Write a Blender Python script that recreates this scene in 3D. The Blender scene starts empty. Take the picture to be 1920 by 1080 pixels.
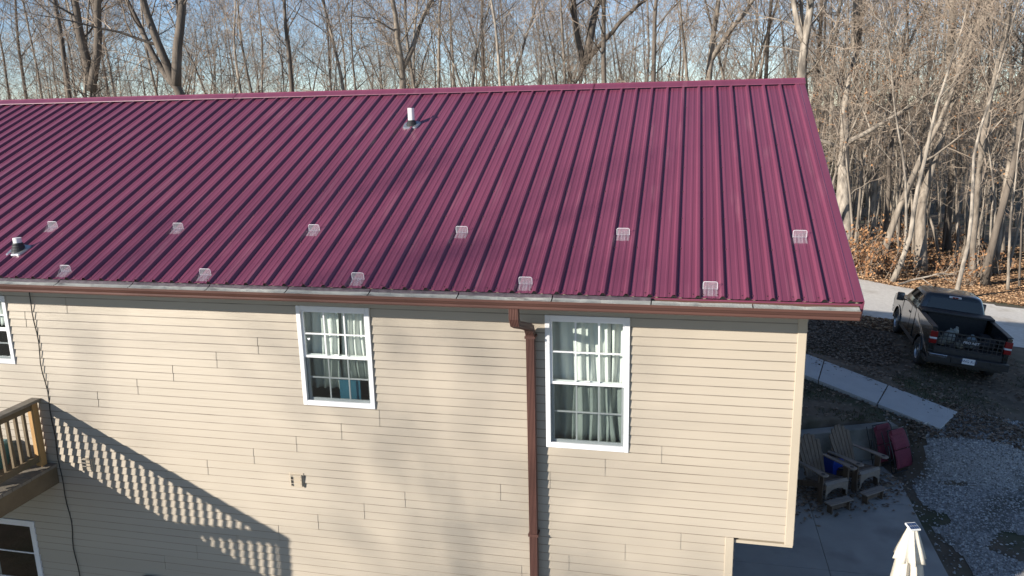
import bpy, math, random
import numpy as np
from mathutils import Vector, Matrix, Quaternion, noise as mnoise

S = bpy.context.scene
COL = S.collection
R = math.radians

# ------------------------------------------------------------------ camera
CAM = Vector((-1.5044, -7.535, 1.8261))
YAW, PIT, ROL, FPX = -0.2216, 0.2266, -0.0219, 1472.4
fw = Vector((math.sin(YAW)*math.cos(PIT), math.cos(YAW)*math.cos(PIT), -math.sin(PIT)))
rt = Vector((math.cos(YAW), -math.sin(YAW), 0)); up = rt.cross(fw)
rr = rt*math.cos(ROL) + up*math.sin(ROL); uu = -rt*math.sin(ROL) + up*math.cos(ROL)
cd = bpy.data.cameras.new('camera'); cam = bpy.data.objects.new('camera', cd); COL.objects.link(cam)
M = Matrix.Identity(4)
for i in range(3):
    M[i][0], M[i][1], M[i][2], M[i][3] = rr[i], uu[i], -fw[i], CAM[i]
cam.matrix_world = M
cd.sensor_width = 36; cd.lens = FPX/1920*36; cd.clip_start = 0.1; cd.clip_end = 3000
S.camera = cam

# ------------------------------------------------------------------ light
SUN_D = Vector((1.055, 1.0, -0.522)).normalized()          # direction the light travels
w = bpy.data.worlds.new('World'); S.world = w; w.use_nodes = True
nt = w.node_tree; bg = nt.nodes['Background']
sky = nt.nodes.new('ShaderNodeTexSky'); sky.sky_type = 'NISHITA'; sky.sun_disc = False
el = math.asin(-SUN_D.z); az = math.atan2(-SUN_D.x, -SUN_D.y)
sky.sun_elevation = el; sky.sun_rotation = az; sky.air_density = 0.65; sky.dust_density = 0.0; sky.ozone_density = 1.6
nt.links.new(sky.outputs[0], bg.inputs[0]); bg.inputs[1].default_value = 0.10
sl = bpy.data.lights.new('sun', 'SUN'); sl.energy = 5.0; sl.angle = R(0.53); sl.color = (1.0, 0.93, 0.83)
so = bpy.data.objects.new('sun', sl); COL.objects.link(so)
so.rotation_euler = SUN_D.to_track_quat('-Z', 'Y').to_euler(); so.location = (-20, -25, 20)
S.view_settings.view_transform = 'Standard'; S.view_settings.look = 'None'
S.view_settings.exposure = 0.78; S.view_settings.gamma = 1
S.cycles.max_bounces = 6; S.cycles.transparent_max_bounces = 24
S.cycles.use_denoising = True

# ------------------------------------------------------------------ helpers
class MB:
    def __init__(s): s.v = []; s.f = []; s.m = []
    def add(s, vs, fs, mi=0):
        o = len(s.v); s.v += [tuple(v) for v in vs]; s.f += [tuple(i+o for i in f) for f in fs]; s.m += [mi]*len(fs); return s
    def bx(s, x0, x1, y0, y1, z0, z1, T=None, mi=0):
        vs = [Vector((x, y, z)) for z in (z0, z1) for y in (y0, y1) for x in (x0, x1)]
        if T is not None: vs = [T @ v for v in vs]
        return s.add(vs, [(0,2,3,1),(4,5,7,6),(0,1,5,4),(2,6,7,3),(0,4,6,2),(1,3,7,5)], mi)
    def prism(s, poly, off, mi=0):
        off = Vector(off); a = [Vector(p) for p in poly]; n = len(a)
        fs = [tuple(range(n))[::-1], tuple(range(n, 2*n))]
        fs += [(i, (i+1) % n, n+(i+1) % n, n+i) for i in range(n)]
        return s.add(a + [p+off for p in a], fs, mi)
    def loft(s, rings, cap=True, closed=True, mi=0):
        n = len(rings[0]); vs = [p for r in rings for p in r]; fs = []
        for k in range(len(rings)-1):
            for i in range(n if closed else n-1):
                j = (i+1) % n; fs.append((k*n+i, k*n+j, (k+1)*n+j, (k+1)*n+i))
        if cap: fs += [tuple(range(n))[::-1], tuple((len(rings)-1)*n+i for i in range(n))]
        return s.add(vs, fs, mi)
    def tube(s, pts, rad, n=6, cap=True, mi=0):
        pts = [Vector(p) for p in pts]; k = len(pts)
        if not hasattr(rad, '__len__'): rad = [rad]*k
        rings = []; d0 = (pts[1]-pts[0]).normalized()
        a = d0.orthogonal().normalized()
        for i in range(k):
            d = (pts[min(i+1, k-1)]-pts[max(i-1, 0)])
            d = d.normalized() if d.length > 1e-9 else d0
            a = (a - d*a.dot(d)); a = a.normalized() if a.length > 1e-6 else d.orthogonal().normalized()
            b = d.cross(a)
            rings.append([pts[i]+(a*math.cos(2*math.pi*j/n)+b*math.sin(2*math.pi*j/n))*rad[i] for j in range(n)])
        return s.loft(rings, cap, True, mi)
    def cyl(s, c, ax, r0, r1, h, n=16, mi=0):
        c = Vector(c); ax = Vector(ax).normalized(); return s.tube([c, c+ax*h], [r0, r1], n, True, mi)
    def xf(s, T):
        s.v = [tuple(T @ Vector(v)) for v in s.v]; return s
    def mesh(s, name, mat, smooth=False):
        me = bpy.data.meshes.new(name); me.from_pydata(s.v, [], s.f)
        mats = mat if isinstance(mat, (list, tuple)) else [mat]
        for q in mats: me.materials.append(q)
        if len(mats) > 1: me.polygons.foreach_set('material_index', s.m)
        if smooth: me.polygons.foreach_set('use_smooth', [True]*len(me.polygons))
        me.update(); return me
    def build(s, name, mat, parent=None, smooth=False, bevel=0, local=False):
        """local False: vertices are world coordinates, re-based to an unrotated parent"""
        if parent is not None and not local:
            q = base_of(parent); s.v = [(x-q[0], y-q[1], z-q[2]) for x, y, z in s.v]
        o = bpy.data.objects.new(name, s.mesh(name, mat, smooth)); COL.objects.link(o); o.parent = parent
        if bevel:
            b = o.modifiers.new('bevel', 'BEVEL'); b.width = bevel; b.segments = 2; b.limit_method = 'ANGLE'; b.angle_limit = R(40)
        return o
def base_of(p):
    v = Vector((0, 0, 0))
    while p is not None: v += p.location; p = p.parent
    return v
def tag(o, label, cat, group=None):
    o['label'] = label; o['category'] = cat
    if group: o['group'] = group
    return o
def struct(o): o['kind'] = 'structure'; return o
def stuff(o): o['kind'] = 'stuff'; return o
def empty(name, loc, rz=0, label=None, cat=None, group=None):
    o = bpy.data.objects.new(name, None); COL.objects.link(o); o.location = loc; o.rotation_euler = (0, 0, rz)
    o.empty_display_size = 0.2
    if label: tag(o, label, cat, group)
    return o
def copy_tree(o, parent=None):
    c = o.copy(); COL.objects.link(c); c.parent = parent
    for ch in o.children: copy_tree(ch, c)
    return c
def lerp(a, b, t): return a+(b-a)*t
def sstep(a, b, x):
    t = min(1, max(0, (x-a)/(b-a))); return t*t*(3-2*t)

# ------------------------------------------------------------------ materials
def mat(name, c1, c2=None, rough=0.6, scale=6, bump=0, bscale=None, stretch=(1, 1, 1), metal=0, spec=0.5, detail=5, coat=0, c3=None, s3=1.0, t3=(0.55, 0.7), island=0):
    m = bpy.data.materials.new(name); m.use_nodes = True; N = m.node_tree.nodes; L = m.node_tree.links
    b = N['Principled BSDF']; b.inputs['Roughness'].default_value = rough; b.inputs['Metallic'].default_value = metal
    b.inputs['Specular IOR Level'].default_value = spec
    if coat: b.inputs['Coat Weight'].default_value = coat; b.inputs['Coat Roughness'].default_value = 0.08
    tc = N.new('ShaderNodeTexCoord'); mp = N.new('ShaderNodeMapping'); mp.inputs['Scale'].default_value = stretch
    L.new(tc.outputs['Object'], mp.inputs[0])
    col = None
    if c2 is None: b.inputs['Base Color'].default_value = (*c1, 1)
    else:
        n = N.new('ShaderNodeTexNoise'); n.inputs['Scale'].default_value = scale; n.inputs['Detail'].default_value = detail
        L.new(mp.outputs[0], n.inputs[0])
        r = N.new('ShaderNodeValToRGB'); r.color_ramp.elements[0].position = 0.3; r.color_ramp.elements[1].position = 0.7
        r.color_ramp.elements[0].color = (*c1, 1); r.color_ramp.elements[1].color = (*c2, 1)
        L.new(n.outputs[0], r.inputs[0]); col = r.outputs[0]
        if island:
            g = N.new('ShaderNodeNewGeometry'); L.new(g.outputs['Random Per Island'], r.inputs[0])
        if c3 is not None:
            n3 = N.new('ShaderNodeTexNoise'); n3.inputs['Scale'].default_value = s3; n3.inputs['Detail'].default_value = 4
            L.new(mp.outputs[0], n3.inputs[0])
            mr = N.new('ShaderNodeMapRange'); mr.inputs[1].default_value = t3[0]; mr.inputs[2].default_value = t3[1]
            L.new(n3.outputs[0], mr.inputs[0])
            mx = N.new('ShaderNodeMix'); mx.data_type = 'RGBA'; mx.inputs[7].default_value = (*c3, 1)
            L.new(mr.outputs[0], mx.inputs[0]); L.new(col, mx.inputs[6]); col = mx.outputs[2]
        L.new(col, b.inputs['Base Color'])
    if bump:
        n2 = N.new('ShaderNodeTexNoise'); n2.inputs['Scale'].default_value = bscale or scale*4; n2.inputs['Detail'].default_value = 6
        L.new(mp.outputs[0], n2.inputs[0])
        bp = N.new('ShaderNodeBump'); bp.inputs['Strength'].default_value = bump; bp.inputs['Distance'].default_value = 0.02
        L.new(n2.outputs[0], bp.inputs['Height']); L.new(bp.outputs[0], b.inputs['Normal'])
    return m
def glass_mat(name, tint, rough=0.02, gloss=1.0):
    m = bpy.data.materials.new(name); m.use_nodes = True; N = m.node_tree.nodes; L = m.node_tree.links
    for n in list(N):
        if n.type == 'BSDF_PRINCIPLED': N.remove(n)
    t = N.new('ShaderNodeBsdfTransparent'); t.inputs[0].default_value = (*tint, 1)
    g = N.new('ShaderNodeBsdfGlossy'); g.inputs['Roughness'].default_value = rough
    f = N.new('ShaderNodeLayerWeight'); f.inputs[0].default_value = 0.5
    pw = N.new('ShaderNodeMath'); pw.operation = 'POWER'; pw.inputs[1].default_value = 4.0; L.new(f.outputs['Facing'], pw.inputs[0])
    mu = N.new('ShaderNodeMath'); mu.operation = 'MULTIPLY_ADD'; mu.inputs[1].default_value = 0.9*min(gloss, 1); mu.inputs[2].default_value = 0.045*gloss
    mx = N.new('ShaderNodeMixShader'); L.new(pw.outputs[0], mu.inputs[0]); L.new(mu.outputs[0], mx.inputs[0])
    L.new(t.outputs[0], mx.inputs[1]); L.new(g.outputs[0], mx.inputs[2]); L.new(mx.outputs[0], N['Material Output'].inputs[0])
    return m

m_siding = mat('siding', (0.385, 0.332, 0.262), (0.425, 0.368, 0.292), 0.5, 1.4, 0.10, 30, (0.12, 1, 1.6), c3=(0.36, 0.312, 0.248), s3=0.5)
m_trim = mat('trim_cream', (0.42, 0.36, 0.275), (0.455, 0.39, 0.30), 0.5, 2)
m_roof = mat('roof_burgundy', (0.148, 0.036, 0.068), (0.180, 0.045, 0.082), 0.38, 0.9, 0.16, 2.2, (5, 0.5, 0.5), c3=(0.21, 0.074, 0.108), s3=1.6, t3=(0.58, 0.78), coat=0.12)
m_screw = mat('screw_dark', (0.08, 0.02, 0.035), rough=0.5)
m_brown = mat('gutter_brown', (0.088, 0.040, 0.031), (0.112, 0.051, 0.040), 0.45, 2, 0.05, 40, (0.2, 1, 1))
m_white = mat('white_vinyl', (0.80, 0.80, 0.80), (0.76, 0.76, 0.77), 0.35, 3)
m_glass = glass_mat('window_glass', (0.84, 0.89, 0.86))
m_curtain = mat('curtain_sheer', (0.66, 0.675, 0.65), (0.76, 0.77, 0.75), 0.5, 3, 0.1, 30, (3, 3, 0.3))
m_room = mat('room_paint', (0.36, 0.38, 0.36), (0.42, 0.44, 0.42), 0.8, 2)
m_sheath = mat('sheathing', (0.35, 0.30, 0.22), (0.3, 0.26, 0.2), 0.8, 3)
m_screen = mat('gutter_mesh', (0.045, 0.03, 0.04), (0.12, 0.095, 0.105), 0.6, 26, 0.5, 220, (0.5, 1, 1))
m_screenp = mat('gutter_mesh_pale', (0.38, 0.38, 0.345), (0.24, 0.24, 0.215), 0.55, 9, 0.5, 160, (0.45, 1, 1), c3=(0.10, 0.085, 0.08), s3=5.5, t3=(0.58, 0.68))
m_pvc = mat('pvc_white', (0.78, 0.78, 0.76), (0.72, 0.72, 0.70), 0.4, 4)
m_rubber = mat('rubber_black', (0.016, 0.016, 0.018), (0.03, 0.03, 0.032), 0.55, 5)
m_rubberg = mat('rubber_grey', (0.045, 0.045, 0.048), (0.085, 0.085, 0.09), 0.55, 5)
m_alu = mat('aluminium', (0.55, 0.55, 0.56), (0.45, 0.45, 0.46), 0.35, 8, metal=0.8)
m_poly = glass_mat('clear_polycarbonate', (0.93, 0.94, 0.95), 0.12, 1.6)
m_polyedge = mat('polycarbonate_edge', (0.74, 0.74, 0.77), rough=0.25, spec=0.8)
m_wood = mat('deck_wood', (0.13, 0.095, 0.055), (0.20, 0.15, 0.09), 0.8, 3, 0.3, 20, (1, 1, 1), c3=(0.10, 0.10, 0.05), s3=2.2)
m_woodn = mat('deck_post_wood', (0.42, 0.24, 0.09), (0.50, 0.30, 0.12), 0.7, 2, 0.2, 14, (4, 4, 0.5), c3=(0.16, 0.07, 0.03), s3=5, t3=(0.68, 0.74))
m_wooddeck = mat('deck_boards_grey', (0.19, 0.165, 0.13), (0.26, 0.23, 0.19), 0.85, 3, 0.3, 16, (0.4, 4, 1))
m_teal = mat('teal_plastic', (0.08, 0.22, 0.24), (0.10, 0.26, 0.28), 0.45, 4)
m_basket = mat('basket_brown', (0.10, 0.06, 0.035), (0.16, 0.10, 0.06), 0.8, 12, 0.4, 60)
m_cable = mat('cable_black', (0.02, 0.02, 0.02), rough=0.5)
m_blue = mat('blue_board', (0.07, 0.26, 0.40), (0.085, 0.30, 0.45), 0.5, 3)
m_conc = mat('concrete', (0.30, 0.29, 0.275), (0.37, 0.36, 0.345), 0.85, 1.6, 0.15, 50, c3=(0.20, 0.19, 0.18), s3=0.9, t3=(0.5, 0.72))
m_concd = mat('concrete_wall', (0.22, 0.215, 0.20), (0.30, 0.29, 0.27), 0.9, 2, 0.25, 30, c3=(0.13, 0.13, 0.115), s3=1.3, t3=(0.5, 0.7))
m_path = mat('path_concrete', (0.42, 0.42, 0.42), (0.48, 0.48, 0.475), 0.85, 2.5, 0.12, 70)
m_insect = glass_mat('insect_screen', (0.72, 0.74, 0.74), 0.5, 0.3)
m_polyh = mat('polycarbonate_gusset', (0.78, 0.78, 0.82), rough=0.2, spec=0.8); m_polyh.node_tree.nodes['Principled BSDF'].inputs['Alpha'].default_value = 0.10
def lap_shadow_line(m, z0, pitch):
    """paints a thin shadow line into the colour along the top of every lap course"""
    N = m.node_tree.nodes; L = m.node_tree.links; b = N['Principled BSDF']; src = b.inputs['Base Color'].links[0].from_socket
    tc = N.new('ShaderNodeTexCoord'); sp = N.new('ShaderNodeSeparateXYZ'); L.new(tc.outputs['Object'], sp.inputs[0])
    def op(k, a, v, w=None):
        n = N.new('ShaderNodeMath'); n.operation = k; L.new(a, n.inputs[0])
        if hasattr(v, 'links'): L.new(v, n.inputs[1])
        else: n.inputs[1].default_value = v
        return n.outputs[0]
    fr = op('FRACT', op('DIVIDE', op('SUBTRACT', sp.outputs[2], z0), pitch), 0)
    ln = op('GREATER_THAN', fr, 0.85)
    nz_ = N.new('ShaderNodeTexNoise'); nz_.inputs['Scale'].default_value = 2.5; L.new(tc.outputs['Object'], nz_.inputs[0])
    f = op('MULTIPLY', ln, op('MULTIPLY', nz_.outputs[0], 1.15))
    mx = N.new('ShaderNodeMix'); mx.data_type = 'RGBA'; mx.inputs[7].default_value = (0.11, 0.085, 0.06, 1)  # dark brown mixed into the siding colour as the shade under each lip
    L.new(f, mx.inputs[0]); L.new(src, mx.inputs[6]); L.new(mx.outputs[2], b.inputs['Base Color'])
lap_shadow_line(m_siding, -2.79+5.45-0.1016*40, 0.1016)
# ================================================================== HOUSE
WY = 0.515; TH = 0.4001; RUN = 5.3707*math.cos(TH); RISE = 5.3707*math.sin(TH); RIB = 0.2286
XL = -16.9; XR = -0.2874; BACK = 2*RUN-WY
G = -5.45
house = empty('house', (-8, 5, G), label='two storey house with cream lap siding and burgundy ribbed metal roof', cat='house')

# ---- front wall: sheathing with openings, siding panels one by one
# openings: x0,x1,z0,z1
WIN = [(-5.8754, -4.9717, -0.351-1.2134, -0.351), (-2.9585, -2.0486, -0.3558-1.524, -0.3558), (-10.80, -9.885, -1.265, -0.36), (-11.90, -10.035, -5.36, -3.515)]
def rects_minus(x0, x1, z0, z1, holes):
    out = [(x0, x1, z0, z1)]
    for h in holes:
        nxt = []
        for a, b, c, d in out:
            if h[1] <= a or h[0] >= b or h[3] <= c or h[2] >= d: nxt.append((a, b, c, d)); continue
            if h[0] > a: nxt.append((a, h[0], c, d))
            if h[1] < b: nxt.append((h[1], b, c, d))
            if h[2] > c: nxt.append((max(a, h[0]), min(b, h[1]), c, h[2]))
            if h[3] < d: nxt.append((max(a, h[0]), min(b, h[1]), h[3], d))
        out = nxt
    return out
INS = [(a+0.03, b-0.03, c+0.03, d-0.03) for a, b, c, d in WIN]
mb = MB()
for a, b, c, d in rects_minus(XL, XR-0.01, -2.80, -0.16, INS[:3]): mb.bx(a, b, WY+0.002, WY+0.11, c, d)
for a, b, c, d in rects_minus(XL, -0.91, G-0.2, -2.80, INS[3:]): mb.bx(a, b, WY+0.002, WY+0.11, c, d)
front = mb.build('front_wall', m_sheath, house)

CH = 0.1016
def course_piece(mb, x0, x1, z0, za, zb, T, lap):
    """one lap course, its bottom edge at z0, cut to za..zb; T maps (along, out, z) to the world"""
    o = lambda z: 0.003+0.0150*max(0.0, 1-(z-z0)/CH)**1.25+lap
    vs = [(x0, 0, za), (x1, 0, za), (x1, o(za), za), (x0, o(za), za), (x0, o(zb), zb), (x1, o(zb), zb), (x1, 0, zb), (x0, 0, zb)]
    mb.add([T(*v) for v in vs], [(0,1,2,3), (3,2,5,4), (4,5,6,7), (0,3,4,7), (1,6,5,2)])
def siding_panel(x0, x1, z0, T, parent, lap, cut=None, zlo=-99, zhi=99):
    mb = MB()
    for k in (0, 1):
        zz = z0+k*CH
        for za, zb in ([(zz, zz+CH)] if cut is None else [(zz, min(zz+CH, cut[0])), (max(zz, cut[1]), zz+CH)]):
            za, zb = max(za, zlo), min(zb, zhi)
            if zb-za > 0.004: course_piece(mb, x0, x1, zz, za, zb, T, lap)
    if mb.v: return mb.build('siding_panel', m_siding, parent)
TF = lambda a, o, z: (a, WY-o, z)
JOINT = {9: [-6.44], 8: [-7.01], 7: [-7.63], 6: [-8.16], 5: [-8.76, -4.96], 10: [-9.66], 11: [-9.02], 3: [-6.05, -2.33], 2: [-6.64, -2.95], 1: [-7.3, -3.53], 0: [-7.9, -4.7], -2: [-5.85, -2.1], 4: [-5.45, -1.72], -1: [-5.23, -1.49], -3: [-6.4, -2.74], -4: [-7.0, -3.3], -5: [-7.6, -3.9], -6: [-8.1, -4.4]}
rng = random.Random(3)
for r in range(-13, 13):
    z0 = -2.79+r*2*CH
    xr = XR-0.088 if r >= 0 else -0.985
    js = sorted(JOINT.get(r, [])+[-12.2-0.55*((r*7) % 5)])
    seg = [XL]+js+[xr]
    ztop = -0.165
    for i in range(len(seg)-1):
        a, b = seg[i], seg[i+1]+(0.025 if i < len(seg)-2 else 0); lap = 0.005*(len(seg)-2-i)
        cuts = [(a, b, None)]
        for wx0, wx1, wz0, wz1 in WIN:
            if wz1 <= z0 or wz0 >= z0+2*CH: continue
            nxt = []
            for p, q, c in cuts:
                if c is not None or wx1 <= p or wx0 >= q: nxt.append((p, q, c)); continue
                if wx0 > p: nxt.append((p, wx0+0.004, None))
                if wx1 < q: nxt.append((wx1-0.004, q, None))
                nxt.append((max(p, wx0+0.004), min(q, wx1-0.004), (wz0+0.004, wz1-0.004)))
            cuts = nxt
        for p, q, c in cuts:
            if q-p > 0.01: siding_panel(p, q, z0, TF, front, lap, c, zhi=ztop)
mb = MB(); mb.bx(XR-0.088, XR, WY-0.026, WY+0.08, -2.825, -0.17); mb.build('corner_post', m_trim, house, bevel=0.006)
mb = MB(); mb.bx(-0.99, -0.90, WY-0.026, WY+0.08, G, -2.795); mb.build('corner_post', m_trim, house, bevel=0.006)

# ---- right end wall with its own courses, lower wall, back wall, left wall
mb = MB(); mb.bx(XR-0.10, XR-0.002, WY+0.1, BACK, -2.82, -0.16)
mb.prism([(XR-0.10, WY, -0.16), (XR-0.10, BACK, -0.16), (XR-0.10, RUN, RISE-0.14)], (0.098, 0, 0))
gable = mb.build('gable_wall', m_sheath, house)
TG = lambda a, o, z: (XR+o, a, z)
for r in range(0, 24):
    z0 = -2.79+r*2*CH; zm = z0+2*CH
    y0, y1 = WY+0.06, BACK
    if zm > -0.16:
        y0 = max(y0, (zm+0.10)/math.tan(TH)); y1 = 2*RUN-y0
        if y1-y0 < 0.4: break
    jj = y0+(y1-y0)*(0.3+0.4*((r*3) % 5)/4)
    siding_panel(y0, jj+0.025, z0, TG, gable, 0.002); siding_panel(jj, y1, z0, TG, gable, 0)
mb = MB(); mb.bx(-1.0, -0.905, WY+0.1, BACK, G-0.2, -2.8)
lowg = mb.build('lower_end_wall', m_sheath, house)
TG2 = lambda a, o, z: (-0.905+o, a, z)
for r in range(-13, 0):
    siding_panel(WY+0.06, WY+4.1, -2.79+r*2*CH, TG2, lowg, 0.002); siding_panel(WY+4.075, BACK, -2.79+r*2*CH, TG2, lowg, 0)
mb = MB(); mb.bx(-0.92, XR-0.003, WY+0.003, BACK-0.003, -2.86, -2.826); mb.build('overhang_soffit', m_trim, house)
mb = MB(); mb.bx(XL, XR-0.012, BACK-0.1, BACK, G-0.2, -0.16); mb.build('back_wall', m_siding, house)
mb = MB(); mb.bx(XL, XL+0.1, WY+0.12, BACK-0.11, G-0.2, -0.16); mb.build('left_wall', m_siding, house)
mb = MB(); mb.bx(XL+0.11, -1.02, WY+0.12, BACK-0.12, -2.80, -2.70); mb.bx(XL+0.11, XR-0.11, WY+0.12, BACK-0.12, -0.155, -0.12); mb.build('floor_deck', m_room, house)
mb = MB(); mb.bx(XL+0.12, XR-0.12, WY+3.2, WY+3.3, -2.69, -0.16); mb.bx(XL+0.12, -1.05, WY+3.2, WY+3.3, G, -2.81)
for x in (-7.2, -3.9, -9.3): mb.bx(x, x+0.1, WY+0.13, WY+3.19, -2.69, -0.16)
mb.build('room_partition', m_room, house)

# ---- roof panels (3 ft cover, ribs at 9 in), both slopes
def roof_pt(x, u, n, back=False):
    y = u*math.cos(TH)-n*math.sin(TH); z = u*math.sin(TH)+n*math.cos(TH)
    return (x, 2*RUN-y if back else y, z)
def rib_profile(x0, nr):
    p = []
    for i in range(nr):
        c = x0+i*RIB
        p += [(c-0.031, 0), (c-0.0125, 0.030), (c+0.0125, 0.030), (c+0.031, 0)]
        for q in (0.0762, 0.1524): p += [(c+q-0.017, 0.0003), (c+q-0.008, 0.0036), (c+q+0.008, 0.0036), (c+q+0.017, 0.0003)]
    return p
mb = MB()
for bk in (False, True):
    q = [roof_pt(XL-0.35, 0.04, -0.055, bk), roof_pt(XL-0.35, RUN/math.cos(TH), -0.055, bk), roof_pt(XL-0.35, RUN/math.cos(TH), -0.012, bk), roof_pt(XL-0.35, 0.04, -0.012, bk)]
    mb.prism(q, (0.10-XL+0.34, 0, 0))
roof = mb.build('roof', m_sheath, house)
PAN = 4*RIB
npan = int((0.0-XL+0.3)/PAN)+1
for bk in (False, True):
    for k in range(npan):
        xe = -k*PAN                                  # right edge rib of the panel
        prof = rib_profile(xe-PAN, 4)+[(xe-0.031, 0.0012), (xe-0.0125, 0.0312), (xe+0.0125, 0.0312), (xe+0.031, 0.0012)]
        lo = -0.006+0.004*((k*5) % 3-1)*0.3
        n0 = 0.0006*(k % 2)
        rings = [[roof_pt(x, u, h+n0, bk) for x, h in prof] for u in (lo, 1.8, 3.6, RUN/math.cos(TH)-0.03)]
        o = MB().loft(rings, cap=False, closed=False).build('roof_panel', m_roof, roof)
        if not bk:
            sm = o.modifiers.new('sheet', 'SOLIDIFY'); sm.thickness = 0.0012; sm.offset = -1
# screws: rows on the flats beside every rib, too small to pick apart
mb = MB()
for u in [0.055]+[0.86+0.61*i for i in range(8)]:
    for k in range(int(-XL/RIB)+1):
        for dx in ((0.048,) if u > 0.1 else (0.048, -0.05)):
            x = -k*RIB+dx; c = Vector(roof_pt(x, u+0.006*math.sin(k*3.1), 0.0015)); nn = Vector((0, -math.sin(TH), math.cos(TH)))
            mb.tube([c, c+nn*0.006], [0.0095, 0.006], 6)
stuff(mb.build('roof_screws', m_screw, roof))
# ridge cap, rake trim, fascia
for bk in (False, True):
    U = RUN/math.cos(TH)
    mb = MB()
    sec = [(U-0.15, 0.0325), (U-0.145, 0.042), (U-0.02, 0.052), (U+0.002, 0.064), (U+0.002, 0.059), (U-0.02, 0.047), (U-0.14, 0.0365)]
    x = 0.125
    while x > XL-0.3:
        x1 = max(x-3.05, XL-0.32); dn = 0.0012*(int(-x) % 2)
        mb2 = MB(); mb2.prism([roof_pt(x, u, n+dn, bk) for u, n in sec], (x1-x-0.03, 0, 0)); mb2.build('ridge_cap', m_roof, house); x = x1
    mb = MB()
    sec = [(0.012, 0.0205), (0.016, 0.030), (0.030, 0.0315), (0.040, 0.026), (0.112, 0.026), (0.116, 0.022), (0.116, -0.125), (0.108, -0.125), (0.108, 0.018), (0.040, 0.018)]
    a = [Vector(roof_pt(x, -0.012, n, bk)) for x, n in sec]; b = [Vector(roof_pt(x, U, n, bk)) for x, n in sec]
    mb.loft([a, b]); mb.build('rake_trim', m_roof, house)
mb = MB(); mb.bx(XL-0.35, 0.106, 0.012, 0.03, -0.155, -0.016); mb.build('fascia', m_roof, house)
mb = MB(); mb.bx(XL-0.35, 0.106, 0.031, WY-0.03, -0.168, -0.156); mb.build('soffit', m_trim, house)
mb = MB(); mb.prism([roof_pt(XR+0.02, 0.1, -0.075), roof_pt(XR+0.02, U, -0.075), roof_pt(XR+0.02, U, -0.058), roof_pt(XR+0.02, 0.1, -0.058)], (0.385, 0, 0)); mb.build('rake_soffit', m_trim, house)

# ---- gutter with mesh guard
gs = [(0.008, -0.03), (0.008, -0.150), (-0.088, -0.150), (-0.094, -0.140), (-0.094, -0.118), (-0.104, -0.108), (-0.118, -0.085), (-0.128, -0.078), (-0.130, -0.052), (-0.120, -0.052), (-0.119, -0.060), (-0.124, -0.062), (-0.122, -0.075), (-0.112, -0.082), (-0.098, -0.105), (-0.088, -0.116), (-0.088, -0.138), (-0.082, -0.145), (0.004, -0.145), (0.004, -0.03)]
mb = MB(); mb.loft([[(x, y-0.002, z) for y, z in gs] for x in (XL-0.35, 0.076)]); 
mb.prism([(0.070, y-0.002, z) for y, z in gs[1:10]]+[(0.070, -0.004, -0.052)], (0.005, 0, 0))
gutter = mb.build('gutter', m_brown, house)
rng = random.Random(11); x = 0.072; k = 0
while x > XL-0.3:
    x1 = max(x-0.93+rng.uniform(-0.05, 0.03), XL-0.34)
    n = 14; up_ = rng.uniform(-0.014, 0.0); rings = []; rings2 = []
    tall = 0.0 if x > -1.05 else 1.0                       # at the right end the strip has slipped and bares the fascia
    for i in range(n+1):
        t = i/n; xx = lerp(x-0.006, x1+0.006, t)
        sag = 0.012*math.sin(t*math.pi)*(0.4+0.6*rng.random())*(1 if k % 3 else 1.8)+0.003*rng.random()
        zb = -0.028+0.3*up_-sag*0.5
        rings.append([(xx, -0.124, -0.0495), (xx, -0.10, -0.044-sag), (xx, -0.075, -0.037-sag), (xx, -0.050, zb), (xx, -0.049, zb-0.003), (xx, -0.075, -0.041-sag), (xx, -0.10, -0.048-sag), (xx, -0.124, -0.0535)])
        rings2.append([(xx, -0.049, zb-0.001), (xx, -0.030, lerp(-0.052, -0.018, tall)), (xx, -0.012, lerp(-0.056, -0.007, tall)), (xx, -0.010, lerp(-0.058, -0.010, tall)), (xx, -0.028, lerp(-0.056, -0.022, tall)), (xx, -0.047, zb-0.004)])
    MB().loft(rings).build('gutter_guard', m_screenp, gutter)
    MB().loft(rings2).build('gutter_guard_flange', m_screen, gutter)
    x = x1; k += 1

# ---- downspout
ds = empty('downspout', (-3.11, WY-0.05, G)); ds.parent = house; ds.location = Vector((-3.11, WY-0.05, G))-house.location
def ribbed(cx, w, d, n=6):
    """rounded corrugated rectangular section centred on 0: list of (x,y)"""
    p = []
    for i in range(2*n+1):
        t = i/(2*n); p.append((-w/2+w*t, -d/2-(0.003 if i % 2 else -0.002)))
    p += [(w/2+0.002, -d/4), (w/2-0.002, 0), (w/2+0.002, d/4), (w/2, d/2), (-w/2, d/2), (-w/2-0.002, d/4), (-w/2+0.002, 0), (-w/2-0.002, -d/4)]
    return p
sec = ribbed(0, 0.092, 0.066)
cx = -3.105; cy = WY-0.095
MB().loft([[(cx+x, cy+y, z) for x, y in sec] for z in (G, -2.5, -0.545)]).build('pipe', m_brown, ds)
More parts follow.
